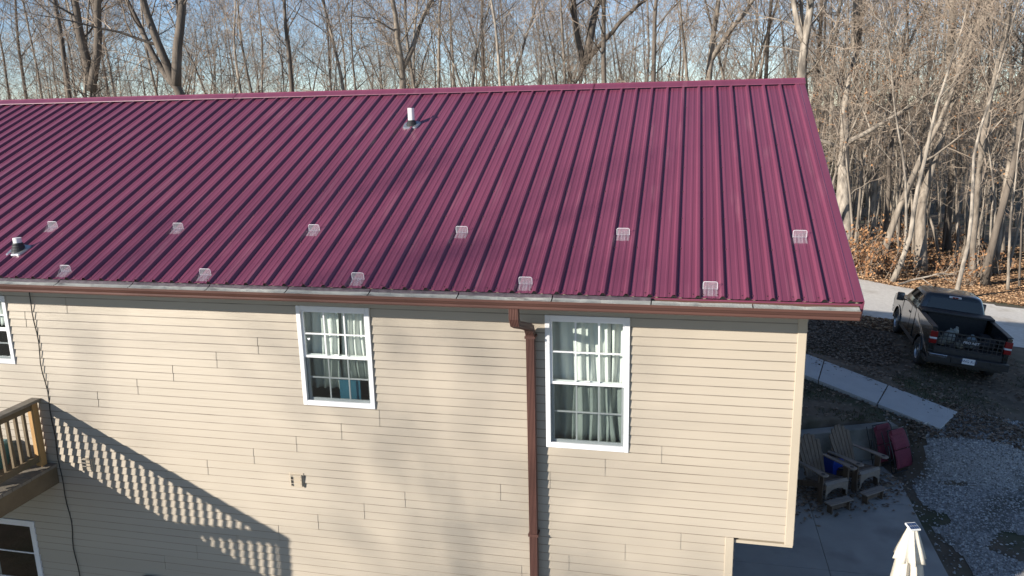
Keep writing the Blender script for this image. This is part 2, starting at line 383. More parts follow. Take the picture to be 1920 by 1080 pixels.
# elbow from the gutter outlet back to the wall
path = [((-3.175, -0.048, -0.152), (0, 0, -1)), ((-3.175, -0.047, -0.265), (0, 0.05, -1)), ((-3.17, -0.02, -0.325), (0.03, 0.6, -0.8)), ((-3.16, 0.05, -0.352), (0.1, 1, -0.35)), ((-3.12, 0.28, -0.43), (0.12, 1, -0.35)), ((-3.108, 0.37, -0.475), (0.05, 0.7, -0.8)), ((-3.105, cy, -0.56), (0, 0, -1))]
rings = []
sec2 = ribbed(0, 0.098, 0.070)
for p, d in path:
    d = Vector(d).normalized(); ax = Vector((1, 0, 0)); ax = (ax-d*ax.dot(d)).normalized(); ay = ax.cross(d); ay = -ay if ay.y < -0.2 or (abs(ay.y) < 0.2 and ay.z < 0) else ay
    if d.z < -0.95: ay = Vector((0, 1, 0))
    rings.append([Vector(p)+ax*x+ay*y for x, y in sec2])
MB().loft(rings).build('elbow', m_brown, ds)
mb = MB(); mb.bx(cx-0.058, cx+0.058, cy-0.042, WY-0.004, -0.60, -0.575); mb.build('strap', m_brown, ds)
mb = MB(); mb.bx(cx-0.058, cx+0.058, cy-0.042, WY-0.004, -2.95, -2.92); mb.build('strap', m_brown, ds)

# ---- windows
def window(name, rect, rows, cols, label, kind='hung'):
    x0, x1, z0, z1 = rect; W = x1-x0; H = z1-z0
    e = empty(name, (0, 0, 0)); e.parent = house; e.location = Vector(((x0+x1)/2, WY, z0))-house.location; e['label'] = label
    yo = WY-0.034; fwid = 0.052
    mb = MB()
    mb.bx(x0, x0+fwid, yo, WY+0.075, z0, z1); mb.bx(x1-fwid, x1, yo, WY+0.075, z0, z1)
    mb.bx(x0+fwid, x1-fwid, yo+0.001, WY+0.074, z1-fwid, z1); mb.bx(x0+fwid, x1-fwid, yo+0.001, WY+0.074, z0, z0+fwid*0.9)
    mb.build('frame', m_white, e, bevel=0.004)
    def sash(a, b, c, d, y, rail, top, nr, nc):
        mb = MB()
        mb.bx(a, a+rail, y, y+0.03, c, d); mb.bx(b-rail, b, y, y+0.03, c, d)
        mb.bx(a+rail, b-rail, y+0.001, y+0.029, d-top, d); mb.bx(a+rail, b-rail, y+0.001, y+0.029, c, c+rail*1.15)
        mb.build('sash', m_white, e, bevel=0.003)
        ia, ib, ic, id_ = a+rail, b-rail, c+rail*1.15, d-top
        mg = 0.0085
        for i in range(nr):
            for j in range(nc):
                pa = lerp(ia, ib, j/nc)+(mg if j else -0.004); pb = lerp(ia, ib, (j+1)/nc)-(mg if j < nc-1 else -0.004)
                pc = lerp(ic, id_, i/nr)+(mg if i else -0.004); pd = lerp(ic, id_, (i+1)/nr)-(mg if i < nr-1 else -0.004)
                q = MB(); q.add([(pa, y+0.015, pc), (pb, y+0.015, pc), (pb, y+0.015, pd), (pa, y+0.015, pd)], [(0, 1, 2, 3)]); q.build('pane', m_glass, e)
        for j in range(1, nc):
            xx = lerp(ia, ib, j/nc); q = MB(); q.bx(xx-mg, xx+mg, y+0.008, y+0.022, ic, id_); q.build('muntin', m_white, e)
        for i in range(1, nr):
            zz = lerp(ic, id_, i/nr); q = MB()
            q.bx(ia, ib, y+0.0085, y+0.0215, zz-mg, zz+mg); q.build('muntin', m_white, e)
    a, b, c, d = x0+fwid-0.002, x1-fwid+0.002, z0+fwid*0.9-0.002, z1-fwid+0.002
    if kind == 'hung':
        zm = lerp(c, d, 0.5)
        sash(a, b, zm-0.018, d, WY-0.012, 0.026, 0.026, rows, cols)
        sash(a+0.006, b-0.006, c, zm+0.018, WY+0.022, 0.030, 0.034, rows, cols)
        mb = MB(); mb.bx(a, b, WY-0.030, WY-0.012, c, c+0.016); mb.build('sill', m_white, e)
        q = MB(); q.bx(a+0.01, b-0.01, WY-0.008, WY-0.006, c+0.016, zm-0.018); q.build('insect_screen', m_insect, e)
        mb = MB(); mb.bx((x0+x1)/2-0.03, (x0+x1)/2+0.03, WY+0.002, WY+0.020, zm+0.018, zm+0.030); mb.build('lock', m_white, e)
    else:
        xm = (a+b)/2+0.16
        sash(a, xm, c, d, WY+0.022, 0.05, 0.05, rows, cols)
        sash(xm-0.05, b, c, d, WY-0.012, 0.05, 0.05, rows, 1)
    return e
window('window', WIN[0], 2, 3, 'white double-hung window with a blue board behind its lower sash')
window('window', WIN[1], 2, 3, 'tall white double-hung window beside the brown downspout')
window('window', WIN[2], 2, 3, 'white window above the deck, cut by the left edge')
window('sliding_window', WIN[3], 4, 3, 'white sliding patio door with grilles under the deck', 'slide')

# ---- curtains, board and sticker inside
def curtain(x0, x1, z0, z1, y, folds, label, seed, flare=0.0):
    rng = random.Random(seed); n = folds*8; ph = [rng.uniform(0, 6.28) for _ in range(4)]
    rings = []
    for kz in range(13):
        t = kz/12; z = lerp(z1, z0, t); ring = []
        for side in (0, 1):
            rngi = range(n+1) if side == 0 else range(n, -1, -1)
            for i in rngi:
                s_ = i/n; xx = lerp(x0, x1, s_)
                xx += 0.02*math.sin(5*t+ph[0]+7*s_)*t + flare*(s_-0.5)*t*t
                amp = 0.018+0.016*t
                yy = y+amp*math.sin(s_*folds*6.28+ph[1]+1.2*math.sin(2.2*t+ph[2]))+0.012*math.sin(s_*folds*2.9*6.28+ph[3])*t+side*0.003
                ring.append((xx, yy, z))
        rings.append(ring)
    o = MB().loft(rings).build('curtain', m_curtain, None, smooth=True); tag(o, label, 'curtain'); return o
yc = WY+0.15
curtain(-5.87, -5.43, -1.40, -0.37, yc, 4, 'short grey-green curtain, left half behind the upper sash with the heart', 1)
curtain(-5.47, -4.97, -1.30, -0.37, yc+0.05, 6, 'short pleated curtain, right half above the blue board window', 2)
curtain(-2.97, -2.54, -1.86, -0.38, yc+0.04, 3, 'long grey-green curtain in the left of the tall window', 3, 0.1)
curtain(-2.64, -2.27, -1.84, -0.38, yc, 4, 'pale satin curtain hanging in the middle of the tall window', 4, 0.12)
curtain(-2.36, -2.03, -1.85, -0.38, yc+0.03, 3, 'long curtain at the right side of the tall window', 5, 0.08)
curtain(-10.75, -9.93, -0.80, -0.38, yc, 7, 'white sheer curtain in the window above the deck', 6)
mb = MB(); mb.bx(-5.46, -5.20, WY+0.10, WY+0.115, -1.53, -1.27); tag(mb.build('blue_board', m_blue, None), 'flat blue board standing in the lower sash of the window', 'board')
mb = MB()
hp = [(0.016*math.sin(t)**3*1.1, 0, 0.001*(13*math.cos(t)-5*math.cos(2*t)-2*math.cos(3*t)-math.cos(4*t))*1.1) for t in [i*2*math.pi/20 for i in range(20)]]
mb.prism([(x-5.757, WY-0.001, z-0.755) for x, y, z in hp], (0, 0.002, 0)); tag(mb.build('heart_sticker', m_white, None), 'small white heart sticker on the upper left window pane', 'sticker')

# ---- wall vents
def wall_vent(x, z, label):
    e = empty('wall_vent', (0, 0, 0)); e.parent = house; e.location = Vector((x, WY, z))-house.location; e['label'] = label
    y = WY-0.018
    mb = MB(); mb.bx(x-0.095, x+0.095, y-0.012, y, z-0.095, z+0.095); mb.build('plate', m_trim, e, bevel=0.004)
    mb = MB(); mb.bx(x-0.075, x-0.066, y-0.034, y-0.013, z-0.075, z+0.075); mb.bx(x+0.066, x+0.075, y-0.034, y-0.013, z-0.075, z+0.075); mb.bx(x-0.066, x+0.066, y-0.034, y-0.013, z+0.066, z+0.075)
    mb.build('hood', m_trim, e)
    for i in range(3):
        zz = z+0.045-i*0.046; q = MB(); T = Matrix.Translation((x, y-0.016, zz)) @ Matrix.Rotation(R(-32), 4, 'X')
        q.bx(-0.064, 0.064, -0.032, 0.012, -0.0025, 0.0025, T); q.build('louver', m_trim, e)
wall_vent(-6.055, -2.555, 'cream louvered wall vent in the sunlit siding')
wall_vent(-9.02, -2.575, 'louvered wall vent inside the deck railing shadow')
# low utility boxes cut by the bottom edge
mb = MB(); mb.bx(-8.42, -8.18, WY-0.09, WY-0.02, -4.36, -4.135); mb.build('utility_box', m_alu, house, bevel=0.01)
mb = MB(); mb.bx(-2.36, -2.12, WY-0.07, WY-0.02, -3.68, -3.435); mb.build('hose_cabinet', m_trim, house, bevel=0.01)

# ---- roof vents
nrm = Vector((0, -math.sin(TH), math.cos(TH)))
def vent_pipe(x, y, hp, boot_h, mboot, label):
    u = y/math.cos(TH); c = Vector(roof_pt(x, u, 0.004))
    e = empty('vent_pipe', (0, 0, 0)); e.parent = house; e.location = c-house.location; e['label'] = label
    mb = MB(); mb.tube([c-Vector((0, 0, 0.15)), c+Vector((0, 0, hp))], 0.048, 18); mb.build('pipe', m_pvc, e, smooth=False)
    mb = MB(); pts = []; rad = []
    for i in range(9):
        t = i/8; pts.append(c+Vector((0, 0, -0.02+boot_h*t))); rad.append(lerp(0.098, 0.053, t**0.7)+(0.006 if i % 2 else 0))
    mb.tube(pts, rad, 20, cap=False); mb.build('boot', mboot, e)
    mb = MB(); T = Matrix.Translation(c) @ Matrix.Rotation(TH, 4, 'X')
    n = 24; ring = lambda r, z: [T @ Vector(((r+0.006*math.sin(5*a))*math.copysign(abs(math.cos(a))**0.55, math.cos(a)), (r+0.006*math.cos(7*a))*math.copysign(abs(math.sin(a))**0.55, math.sin(a)), z)) for a in [i*2*math.pi/n for i in range(n)]]
    mb.loft([ring(0.125, -0.003), ring(0.125, 0.012), ring(0.11, 0.022), ring(0.06, 0.026)]); mb.build('flange', m_alu, e)
vent_pipe(-5.514, 3.745, 0.255, 0.10, m_rubber, 'white plumbing vent pipe in a black boot near the ridge')
vent_pipe(-9.565, 0.506, 0.165, 0.125, m_rubber, 'short vent pipe in a ribbed grey boot near the left edge')

# ---- clear snow guards
sg = []
def snow_guard(k, u, label):
    x = -(k+0.5)*RIB
    e = empty('snow_guard', (0, 0, 0)); e.parent = house; c = Vector(roof_pt(x, u, 0.0)); e.location = c-house.location; e['label'] = label
    T = Matrix.Translation(c) @ Matrix.Rotation(TH, 4, 'X')
    mb = MB(); mb.bx(-0.068, 0.068, -0.075, 0.055, 0.002, 0.007, T); mb.build('base_plate', m_polyh, e)
    # upright face leaning back, rounded top corners
    hw, hh, rc = 0.068, 0.085, 0.018; prof = [(-hw, 0.007), (hw, 0.007)]
    for cx_, s_ in ((hw-rc, 1), (-hw+rc, -1)):
        for i in range(5):
            a = math.pi/2*i/4; a = a if s_ > 0 else math.pi/2+a
            prof.append((cx_+rc*math.cos(a), hh-rc+rc*math.sin(a)))
    F = T @ Matrix.Translation((0, 0.030, 0)) @ Matrix.Rotation(R(-14), 4, 'X')
    mb = MB(); mb.prism([F @ Vector((a, 0, b)) for a, b in prof], F.to_3x3() @ Vector((0, 0.005, 0))); mb.build('face', m_polyh, e)
    rim = [F @ Vector((a, 0.0025, b)) for a, b in prof]
    mb = MB(); mb.tube(rim[1:]+[rim[0]], 0.0026, 5); mb.build('rim', m_polyedge, e)
    for i in range(4):
        xx = -0.051+0.034*i; mb = MB()
        mb.prism([T @ Vector((xx, 0.030, 0.007)), T @ Vector((xx, -0.068, 0.007)), T @ Vector((xx, -0.055, 0.014)), T @ Vector((xx, 0.018, 0.062))], T.to_3x3() @ Vector((0.005, 0, 0)))
        mb.build('gusset', m_polyh, e)
low = [37.5, 29.5, 21.5, 13.5, 5.5]; upr = [41.5, 33.5, 25.5, 17.5, 9.5, 1.5]
for i, k in enumerate(low): snow_guard(int(k), 0.105, '%s clear snow guard from the left, in the row just above the gutter' % ['first', 'second', 'third', 'fourth', 'fifth'][i])
for i, k in enumerate(upr): snow_guard(int(k), 1.07, '%s clear snow guard from the left, in the upper row' % ['first', 'second', 'third', 'fourth', 'fifth', 'sixth'][i])

# ---- cable down the wall
mb = MB(); pts = []
for i in range(40):
    t = i/39; z = lerp(-0.17, -5.3, t); x = -9.50+0.09*t+0.018*math.sin(t*23)*t+0.01*math.sin(t*51)
    pts.append((x, WY-0.026-0.006*(1+math.sin(t*37)), z))
mb.tube(pts, 0.0065, 6); tag(mb.build('cable', m_cable, None), 'thin black cable running down the siding beside the deck', 'cable')

# ================================================================== DECK
DX = -9.51; DL = 3.22; DY1 = WY-0.03; DY0 = WY-DL; DW = -14.6; DZ = -2.62
deck = empty('deck', (-12, -1, G), label='weathered wooden deck with railing at the left edge', cat='deck')
y = DY1
i = 0
while y > DY0:
    mb = MB(); mb.bx(DW, DX+0.012, max(y-0.138, DY0-0.01), y, DZ-0.036+0.001*(i % 3), DZ+0.001*(i % 3)); mb.build('deck_board', m_wooddeck, deck); y -= 0.145; i += 1
mb = MB(); mb.bx(DX-0.038, DX, DY0, DY1, DZ-0.275, DZ-0.04); mb.build('rim_joist', m_wood, deck, bevel=0.005)
mb = MB(); mb.bx(DW, DX-0.04, DY0, DY0+0.038, DZ-0.275, DZ-0.04); mb.build('rim_joist', m_wood, deck, bevel=0.005)
for k in range(11):
    x = DX-0.45-0.42*k; mb = MB(); mb.bx(x-0.019, x+0.019, DY0+0.04, DY1, DZ-0.275, DZ-0.04); mb.build('joist', m_wood, deck)
def rail_run(p0, p1, posts, nb, first_wood):
    rl = empty('railing', (0, 0, 0)); rl.parent = deck; rl.location = Vector(p0)-deck.location
    p0, p1 = Vector(p0), Vector(p1); d = (p1-p0); L = d.length; d.normalize(); a = math.atan2(d.y, d.x)
    T = Matrix.Translation(p0) @ Matrix.Rotation(a, 4, 'Z')
    def part(n, m, *b):
        q = MB(); q.bx(*b, T=T); q.build(n, m, rl, bevel=0.004)
    part('cap_board', m_wooddeck, -0.02, L+0.07, -0.07, 0.07, 0.87, 0.908)
    part('top_rail', m_wood, 0.0, L, -0.019, 0.019, 0.78, 0.868)
    part('bottom_rail', m_wood, 0.0, L, -0.019, 0.019, 0.07, 0.158)
    for i_, s_ in enumerate(posts): part('post', m_woodn if (first_wood and i_ == 0) else m_wood, s_-0.044, s_+0.044, -0.044+0.06*0, 0.044, 0.003, 0.868 if 0 < s_ < L else 0.869)
    for k in range(nb):
        s_ = (k+0.5)*L/nb
        if min(abs(s_-q) for q in posts) < 0.07: continue
        part('baluster', m_wood, s_-0.019, s_+0.019, -0.058, -0.020, 0.055, 0.83)
RX = DX-0.145
rail_run((RX, WY-0.05, DZ+0.002), (RX, DY0+0.08, DZ+0.002), [0.06, 3.12], 25, True)
rail_run((RX-0.0, DY0+0.08, DZ+0.002), (DW, DY0+0.08, DZ+0.002), [1.6, 3.2, 4.85], 37, False)
for x in (DX-0.11, -12.0, -14.4):
    mb = MB(); mb.bx(x-0.045, x+0.045, DY0+0.045, DY0+0.135, G-0.1, DZ-0.042); mb.build('support_post', m_wood, deck, bevel=0.004)
# things on the deck
e = empty('storage_tub', (-10.35, 0.12, DZ+0.004), R(12), 'teal plastic tub standing on the deck behind the railing', 'tub')
mb = MB()
rg = lambda hx, hy, z: [(hx*sx, hy*sy, z) for sx, sy in ((-1, -1), (1, -1), (1, 1), (-1, 1))]
mb.loft([rg(0.27, 0.19, 0), rg(0.30, 0.215, 0.30), rg(0.28, 0.2, 0.30), rg(0.255, 0.175, 0.015)]); mb.build('body', m_teal, e, local=True, bevel=0.01)
mb = MB(); mb.loft([rg(0.325, 0.24, 0.302), rg(0.325, 0.24, 0.33), rg(0.29, 0.2, 0.345)]); mb.build('lid', m_teal, e, local=True, bevel=0.006)
e = empty('planter', (-9.98, -0.28, DZ+0.004), 0, 'brown woven planter on the deck near the railing', 'planter')
mb = MB(); n = 20
rg2 = lambda r, z: [(r*math.cos(i*2*math.pi/n), r*math.sin(i*2*math.pi/n), z) for i in range(n)]
mb.loft([rg2(0.11, 0), rg2(0.15, 0.12), rg2(0.155, 0.2), rg2(0.14, 0.2), rg2(0.12, 0.03)]); mb.build('pot', m_basket, e, local=True)
mb = MB(); mb.loft([rg2(0.139, 0.15), rg2(0.1, 0.175), rg2(0.03, 0.185)]); mb.build('soil', m_rubber, e, local=True)
# ================================================================== TERRAIN
W0 = Vector((-0.9, 7.50)); W1 = Vector((2.80, 9.21)); wd = (W1-W0).normalized(); wn = Vector((-wd.y, wd.x))
def zup(x, y):
    z = -4.98-1.1*math.tanh((x-4.45)/10)
    return z-0.012*max(0, y-26)*0 + 0.05*mnoise.noise(Vector((x*0.3, y*0.3, 0)))
def ground_z(x, y):
    d = (Vector((x, y))-W0).dot(wn)
    ts = 1.0 if d > 0 else 0.0
    tr_ = sstep(6.6, 11.5, y-0.25*(x-3))
    t = lerp(ts, tr_, sstep(2.75, 3.5, x))
    if x < -0.9 and y < 9.5: t = 0.0
    pq = Vector((x, y))-Vector((1.44, 11.95)); pd = Vector((2.625, -2.315)); pt = max(-0.7, min(1.05, pq.dot(pd)/pd.dot(pd))); pdist = (pq-pd*pt).length
    lo = -5.52+0.03*mnoise.noise(Vector((x*0.5, y*0.5, 3)))
    far = sstep(30, 80, math.hypot(x-2, y-10))
    zz = lerp(lo, zup(x, y), t)
    if d > 0.05 or x > 2.9: zz = lerp(zz, lerp(-4.50, -4.86, pt)-0.03, 1-sstep(0.7, 1.9, pdist))
    return lerp(zz, -5.6-0.6*mnoise.noise(Vector((x*0.02, y*0.02, 7))), far)
def axis(lo, hi, a, b, fine, ratio=1.28):
    v = list(np.arange(a, b, fine)); s_ = fine; x = b
    while x < hi: v.append(x); s_ *= ratio; x += s_
    s_ = fine; x = a
    while x > lo: s_ *= ratio; x -= s_; v.insert(0, x)
    return v
def sheet(name, m, xs, ys, keep=None, dz=0):
    vs = [(x, y, ground_z(x, y)+dz) for y in ys for x in xs]; nx = len(xs); fs = []
    for j in range(len(ys)-1):
        for i in range(nx-1):
            if keep is None or keep((xs[i]+xs[i+1])/2, (ys[j]+ys[j+1])/2): fs.append((j*nx+i, j*nx+i+1, (j+1)*nx+i+1, (j+1)*nx+i))
    mb = MB()
    if keep is not None:
        used = sorted({i for f in fs for i in f}); mp = {a: k for k, a in enumerate(used)}
        vs = [vs[i] for i in used]; fs = [tuple(mp[i] for i in f) for f in fs]
    mb.add(vs, fs); return struct(mb.build(name, m, None, smooth=True))
def ground_mat():
    m = mat('ground_soil', (0.085, 0.066, 0.046), (0.175, 0.135, 0.098), 0.95, 2.2, 0.7, 24, c3=(0.055, 0.065, 0.032), s3=0.7, t3=(0.5, 0.66))
    return m
m_ground = ground_mat()
m_gravel = mat('gravel', (0.20, 0.195, 0.19), (0.44, 0.43, 0.42), 0.9, 34, 0.9, 60, c3=(0.13, 0.12, 0.095), s3=0.9, t3=(0.52, 0.66), detail=8)
m_road = mat('gravel_road', (0.66, 0.61, 0.53), (0.79, 0.74, 0.66), 0.9, 9, 0.5, 40, c3=(0.42, 0.35, 0.26), s3=0.6, t3=(0.58, 0.8), detail=8)
xs = axis(-700, 700, -2, 14, 0.22); ys = axis(-500, 1200, 2, 34, 0.22)
sheet('ground', m_ground, xs, ys)
nz = lambda x, y, s_, k: mnoise.noise(Vector((x*s_, y*s_, k)))
def road_keep(x, y):
    near = 18.1-0.12*(x-4.5)+0.35*nz(x, y, 0.6, 1)+0.25*nz(x, y, 2.1, 2); far = 25.0-0.40*(x-5)*(1 if x > 5 else 0.15)+0.5*nz(x, y, 0.5, 4)+0.25*nz(x, y, 2, 5)
    near = lerp(near, 11.5, sstep(7.2, 13, x))
    return near < y < far
sheet('gravel_road', m_road, list(np.arange(-26, 34, 0.22)), list(np.arange(9, 28, 0.2)), road_keep, 0.010)
def grav_keep(x, y):
    d = nz(x, y, 0.45, 9)+0.5*nz(x, y, 1.3, 8)
    edge = 2.95+0.3*nz(x, y, 0.9, 6)+(0.55*(y-8.0) if y > 8.0 else 0)
    return x > edge and d > -0.46 and y < 10.6-0.1*(x-4)+0.6*nz(x, y, 0.7, 12)
sheet('gravel_yard', m_gravel, list(np.arange(2.6, 11, 0.08)), list(np.arange(-1, 12, 0.08)), grav_keep, 0.008)

# ---- patio slabs
patio = empty('patio', (0, 4, G), label='grey concrete patio below the overhanging house corner', cat='patio')
del patio['category']; del patio['label']; struct(patio)
ex = lambda y: 2.62+0.012*(y-2) if y < 7.82 else 2.71
ycut = [-3.2, -0.4, 2.0, 4.4, 6.84]
for j in range(len(ycut)-1):
    a, b = ycut[j]+0.002, ycut[j+1]-0.002
    for x0, x1 in ((-6.6, -3.5), (-3.49, -0.89), (-0.886, 0.864), (0.868, None)):
        xa = x1 if x1 is not None else ex(a); xb = x1 if x1 is not None else ex(b)
        if x0 < -0.9 and a > 0: continue
        if x0 < -0.9: b = min(b, WY-0.05)
        MB().prism([(x0, a, G-0.12), (xa, a, G-0.12), (xb, b, G-0.12), (x0, b, G-0.12)], (0, 0, 0.12)).build('slab', m_conc, patio, bevel=0.008)
MB().prism([(-0.87, 6.852, G-0.12), (2.70, 6.852, G-0.12), (2.71, 7.82, G-0.12), (2.45, 8.75, G-0.12), (-0.87, 7.3, G-0.12)], (0, 0, 0.12)).build('slab', m_conc, patio, bevel=0.008)
# ---- retaining wall
mb = MB(); a = W0-wn*0.24; b = W1-wn*0.24; c = W1+wn*0.02; d = W0+wn*0.02
zt = -4.72
mb.add([(a.x, a.y, G-0.3), (b.x, b.y, G-0.3), (c.x, c.y, G-0.3), (d.x, d.y, G-0.3), (a.x, a.y, zt+0.03), (b.x, b.y, zt-0.05), (c.x, c.y, zt-0.05), (d.x, d.y, zt+0.03)], [(3,2,1,0), (4,5,6,7), (0,1,5,4), (1,2,6,5), (2,3,7,6), (3,0,4,7)])
tag(mb.build('retaining_wall', m_concd, None, bevel=0.012), 'low concrete retaining wall behind the wooden lounge chairs', 'wall')
# ---- concrete path of loose slabs
path_ = struct(empty('path', (2.6, 10.6, -4.6)))
PA, PB, PC, PD = Vector((1.28, 11.15)), Vector((1.60, 12.75)), Vector((4.38, 10.15)), Vector((3.75, 9.12))
def zpath(p): return ground_z(p.x, p.y)
ts = [-0.55, 0.13, 0.575, 1.0]
for i in range(3):
    t0, t1 = ts[i]+0.004, ts[i+1]-0.004
    q = [PA.lerp(PD, t0), PA.lerp(PD, t1), PB.lerp(PC, t1), PB.lerp(PC, t0)]
    zz = [lerp(-4.50, -4.86, t) for t in (t0, t1, t1, t0)]
    mb = MB(); vs = [(p.x, p.y, z-0.09) for p, z in zip(q, zz)]+[(p.x, p.y, z+0.03) for p, z in zip(q, zz)]
    mb.add(vs, [(3,2,1,0), (4,5,6,7), (0,1,5,4), (1,2,6,5), (2,3,7,6), (3,0,4,7)]); mb.build('slab', m_path, path_, bevel=0.01)

# ================================================================== GARDEN FURNITURE
m_cw = mat('poly_lumber_brown', (0.090, 0.062, 0.044), (0.135, 0.098, 0.072), 0.6, 3, 0.15, 22, (6, 6, 0.6))
m_cwl = mat('poly_lumber_grey', (0.20, 0.165, 0.138), (0.25, 0.21, 0.18), 0.55, 3, 0.15, 22, (6, 0.6, 6))
m_hole = mat('cup_hole', (0.02, 0.02, 0.02), rough=0.7)
def adirondack():
    e = empty('adirondack_chair', (0, 0, 0))
    P = lambda n, mb, m=m_cw, bv=0.004: mb.build(n, m, e, local=True, bevel=bv)
    # local: x right of sitter seen from front, -y = front, z up
    zs = lambda y: 0.40-0.20*(y+0.30)                     # seat falls to the back
    for i in range(7):
        y0 = -0.30+i*0.078; mb = MB()
        T = Matrix.Translation((0, y0+0.035, zs(y0+0.035))) @ Matrix.Rotation(R(-11), 4, 'X')
        if i == 0: T = Matrix.Translation((0, y0+0.022, zs(y0)-0.012)) @ Matrix.Rotation(R(38), 4, 'X')
        mb.bx(-0.265, 0.265, -0.035, 0.035, -0.011, 0.011, T); P('seat_slat', mb, m_cwl if i < 2 else m_cw)
    # fan back
    tilt = R(-24); B = Matrix.Translation((0, 0.20, 0.26)) @ Matrix.Rotation(tilt, 4, 'X')
    heights = [0.70, 0.79, 0.835, 0.835, 0.79, 0.70]
    for i in range(6):
        c0 = (i-2.5)*0.074; c1 = (i-2.5)*0.094; h = heights[i]; wv0, wv1 = 0.033, 0.043
        rise = 0.035*(1 if i < 3 else -1)*(0.4+0.6*abs(i-2.5)/2.5)
        prof = [(c0-wv0, 0), (c0+wv0, 0), (c1+wv1, h-max(rise, 0)*0.2-(0.03 if i >= 3 else 0)*1.0), (c1+wv1*0.3, h+0.006), (c1-wv1*0.3, h+0.006), (c1-wv1, h-(0.03 if i < 3 else 0))]
        mb = MB(); mb.prism([B @ Vector((a, 0, b)) for a, b in prof], B.to_3x3() @ Vector((0, 0.02, 0))); P('back_slat', mb)
    for zz, hw in ((0.12, 0.24), (0.40, 0.29), (0.62, 0.23)):
        mb = MB(); mb.bx(-hw, hw, 0.022, 0.048, zz-0.035, zz+0.035, B); P('back_brace', mb)
    for s_ in (-1, 1):
        # arm: long board, widening to a round front with a cup hole
        prof = [(-0.045, 0.42), (0.035, 0.42), (0.055, 0.1), (0.075, -0.30)]
        prof += [(0.0+0.078*math.cos(a), -0.32-0.06*math.sin(a)) for a in [i*math.pi/8 for i in range(1, 8)]]
        prof += [(-0.072, -0.30), (-0.06, -0.1)]
        mb = MB(); mb.prism([(s_*0.34+s_*a, b, 0.60-0.03*(b > 0.2)) for a, b in prof], (0, 0, 0.024)); arm = P('arm', mb, m_cwl)
        mb = MB(); ring = lambda r, z: [(s_*0.345+r*math.cos(i*math.pi/8), -0.285+r*math.sin(i*math.pi/8), z) for i in range(16)]
        mb.loft([ring(0.044, 0.6245), ring(0.046, 0.627), ring(0.036, 0.627), ring(0.036, 0.6248)], cap=False); cup = mb.build('cup_ring', m_cwl, arm, local=True)
        mb = MB(); mb.loft([ring(0.037, 0.6243), ring(0.037, 0.6262)]); mb.build('cup_hole', m_hole, arm, local=True)
        mb = MB(); mb.bx(s_*0.30-0.014, s_*0.30+0.014, -0.26, -0.14, 0, 0.60); P('front_leg', mb)
        mb = MB(); mb.bx(s_*0.345-0.045*0, s_*0.315+s_*0.055, -0.212, -0.188, 0.42, 0.598); P('arm_bracket', mb)
        prof = [(-0.28, 0.29), (-0.30, 0.38), (0.05, 0.33), (0.62, 0.10), (0.66, 0.0), (0.56, 0.0), (0.0, 0.23)]
        mb = MB(); mb.prism([(s_*0.27, a, b) for a, b in prof], (s_*0.022, 0, 0)); P('rear_leg', mb)
        prof = [(0.36, 0.0), (0.40, 0.0), (0.46, 0.60), (0.41, 0.60)]
        mb = MB(); mb.prism([(s_*0.315, a, b) for a, b in prof], (s_*0.022, 0, 0)); P('arm_support', mb)
    # scalloped front apron
    prof = [(-0.265, 0.37), (-0.265, 0.10), (-0.235, 0.10), (-0.22, 0.20)]
    prof += [(-0.17*math.cos(a), 0.215+0.06*math.sin(a)) for a in [i*math.pi/8 for i in range(9)]]
    prof += [(0.22, 0.20), (0.235, 0.10), (0.265, 0.10), (0.265, 0.37)]
    mb = MB(); mb.prism([(a, -0.300, b) for a, b in prof], (0, 0.018, 0)); P('apron', mb, m_cwl)
    return e
def footstool():
    e = empty('footstool', (0, 0, 0))
    for i in range(2):
        mb = MB(); mb.bx(-0.275, 0.275, -0.085+i*0.088, -0.003+i*0.088, 0.185, 0.207); mb.build('top_slat', m_cwl, e, local=True, bevel=0.004)
    for s_ in (-1, 1):
        mb = MB(); mb.bx(s_*0.20-0.012, s_*0.20+0.012, -0.06, 0.06, 0, 0.184); mb.build('leg', m_cw, e, local=True)
    mb = MB(); mb.bx(-0.187, 0.187, -0.011, 0.011, 0.06, 0.15); mb.build('stretcher', m_cw, e, local=True)
    return e
# left chair: seat front (1.13,6.57)-(1.57,6.88); right chair (1.82,7.11)-(2.26,7.49)
ch = adirondack(); fs_ = footstool()
def put_chair(o, mid, ang, label, pz=G):
    o.rotation_euler = (0, 0, ang); v = Matrix.Rotation(ang, 3, 'Z') @ Vector((0, -0.30, 0))
    o.location = (mid[0]-v.x, mid[1]-v.y, pz); tag(o, label, 'chair', 'adirondack chairs on the patio')
aL, aR = math.atan2(0.31, 0.44), math.atan2(0.36, 0.44)
c2 = copy_tree(ch); c3 = copy_tree(ch)
put_chair(ch, (1.36, 6.74), aL, 'brown adirondack chair next to the house corner, left of the pair')
put_chair(c2, (2.05, 7.32), aR, 'brown adirondack chair between the blue bin and the red folded loungers')
put_chair(c3, (0.95, 2.45), R(112), 'adirondack chair with only its back tip showing at the bottom edge')
f2 = copy_tree(fs_)
for o, mid, a, lab in ((fs_, (1.34, 6.40), aL, 'small wooden footstool in front of the left adirondack chair'), (f2, (2.02, 6.90), aR, 'small wooden footstool in front of the right adirondack chair')):
    o.location = (mid[0], mid[1], G); o.rotation_euler = (0, 0, a); tag(o, lab, 'footstool', 'footstools on the patio')
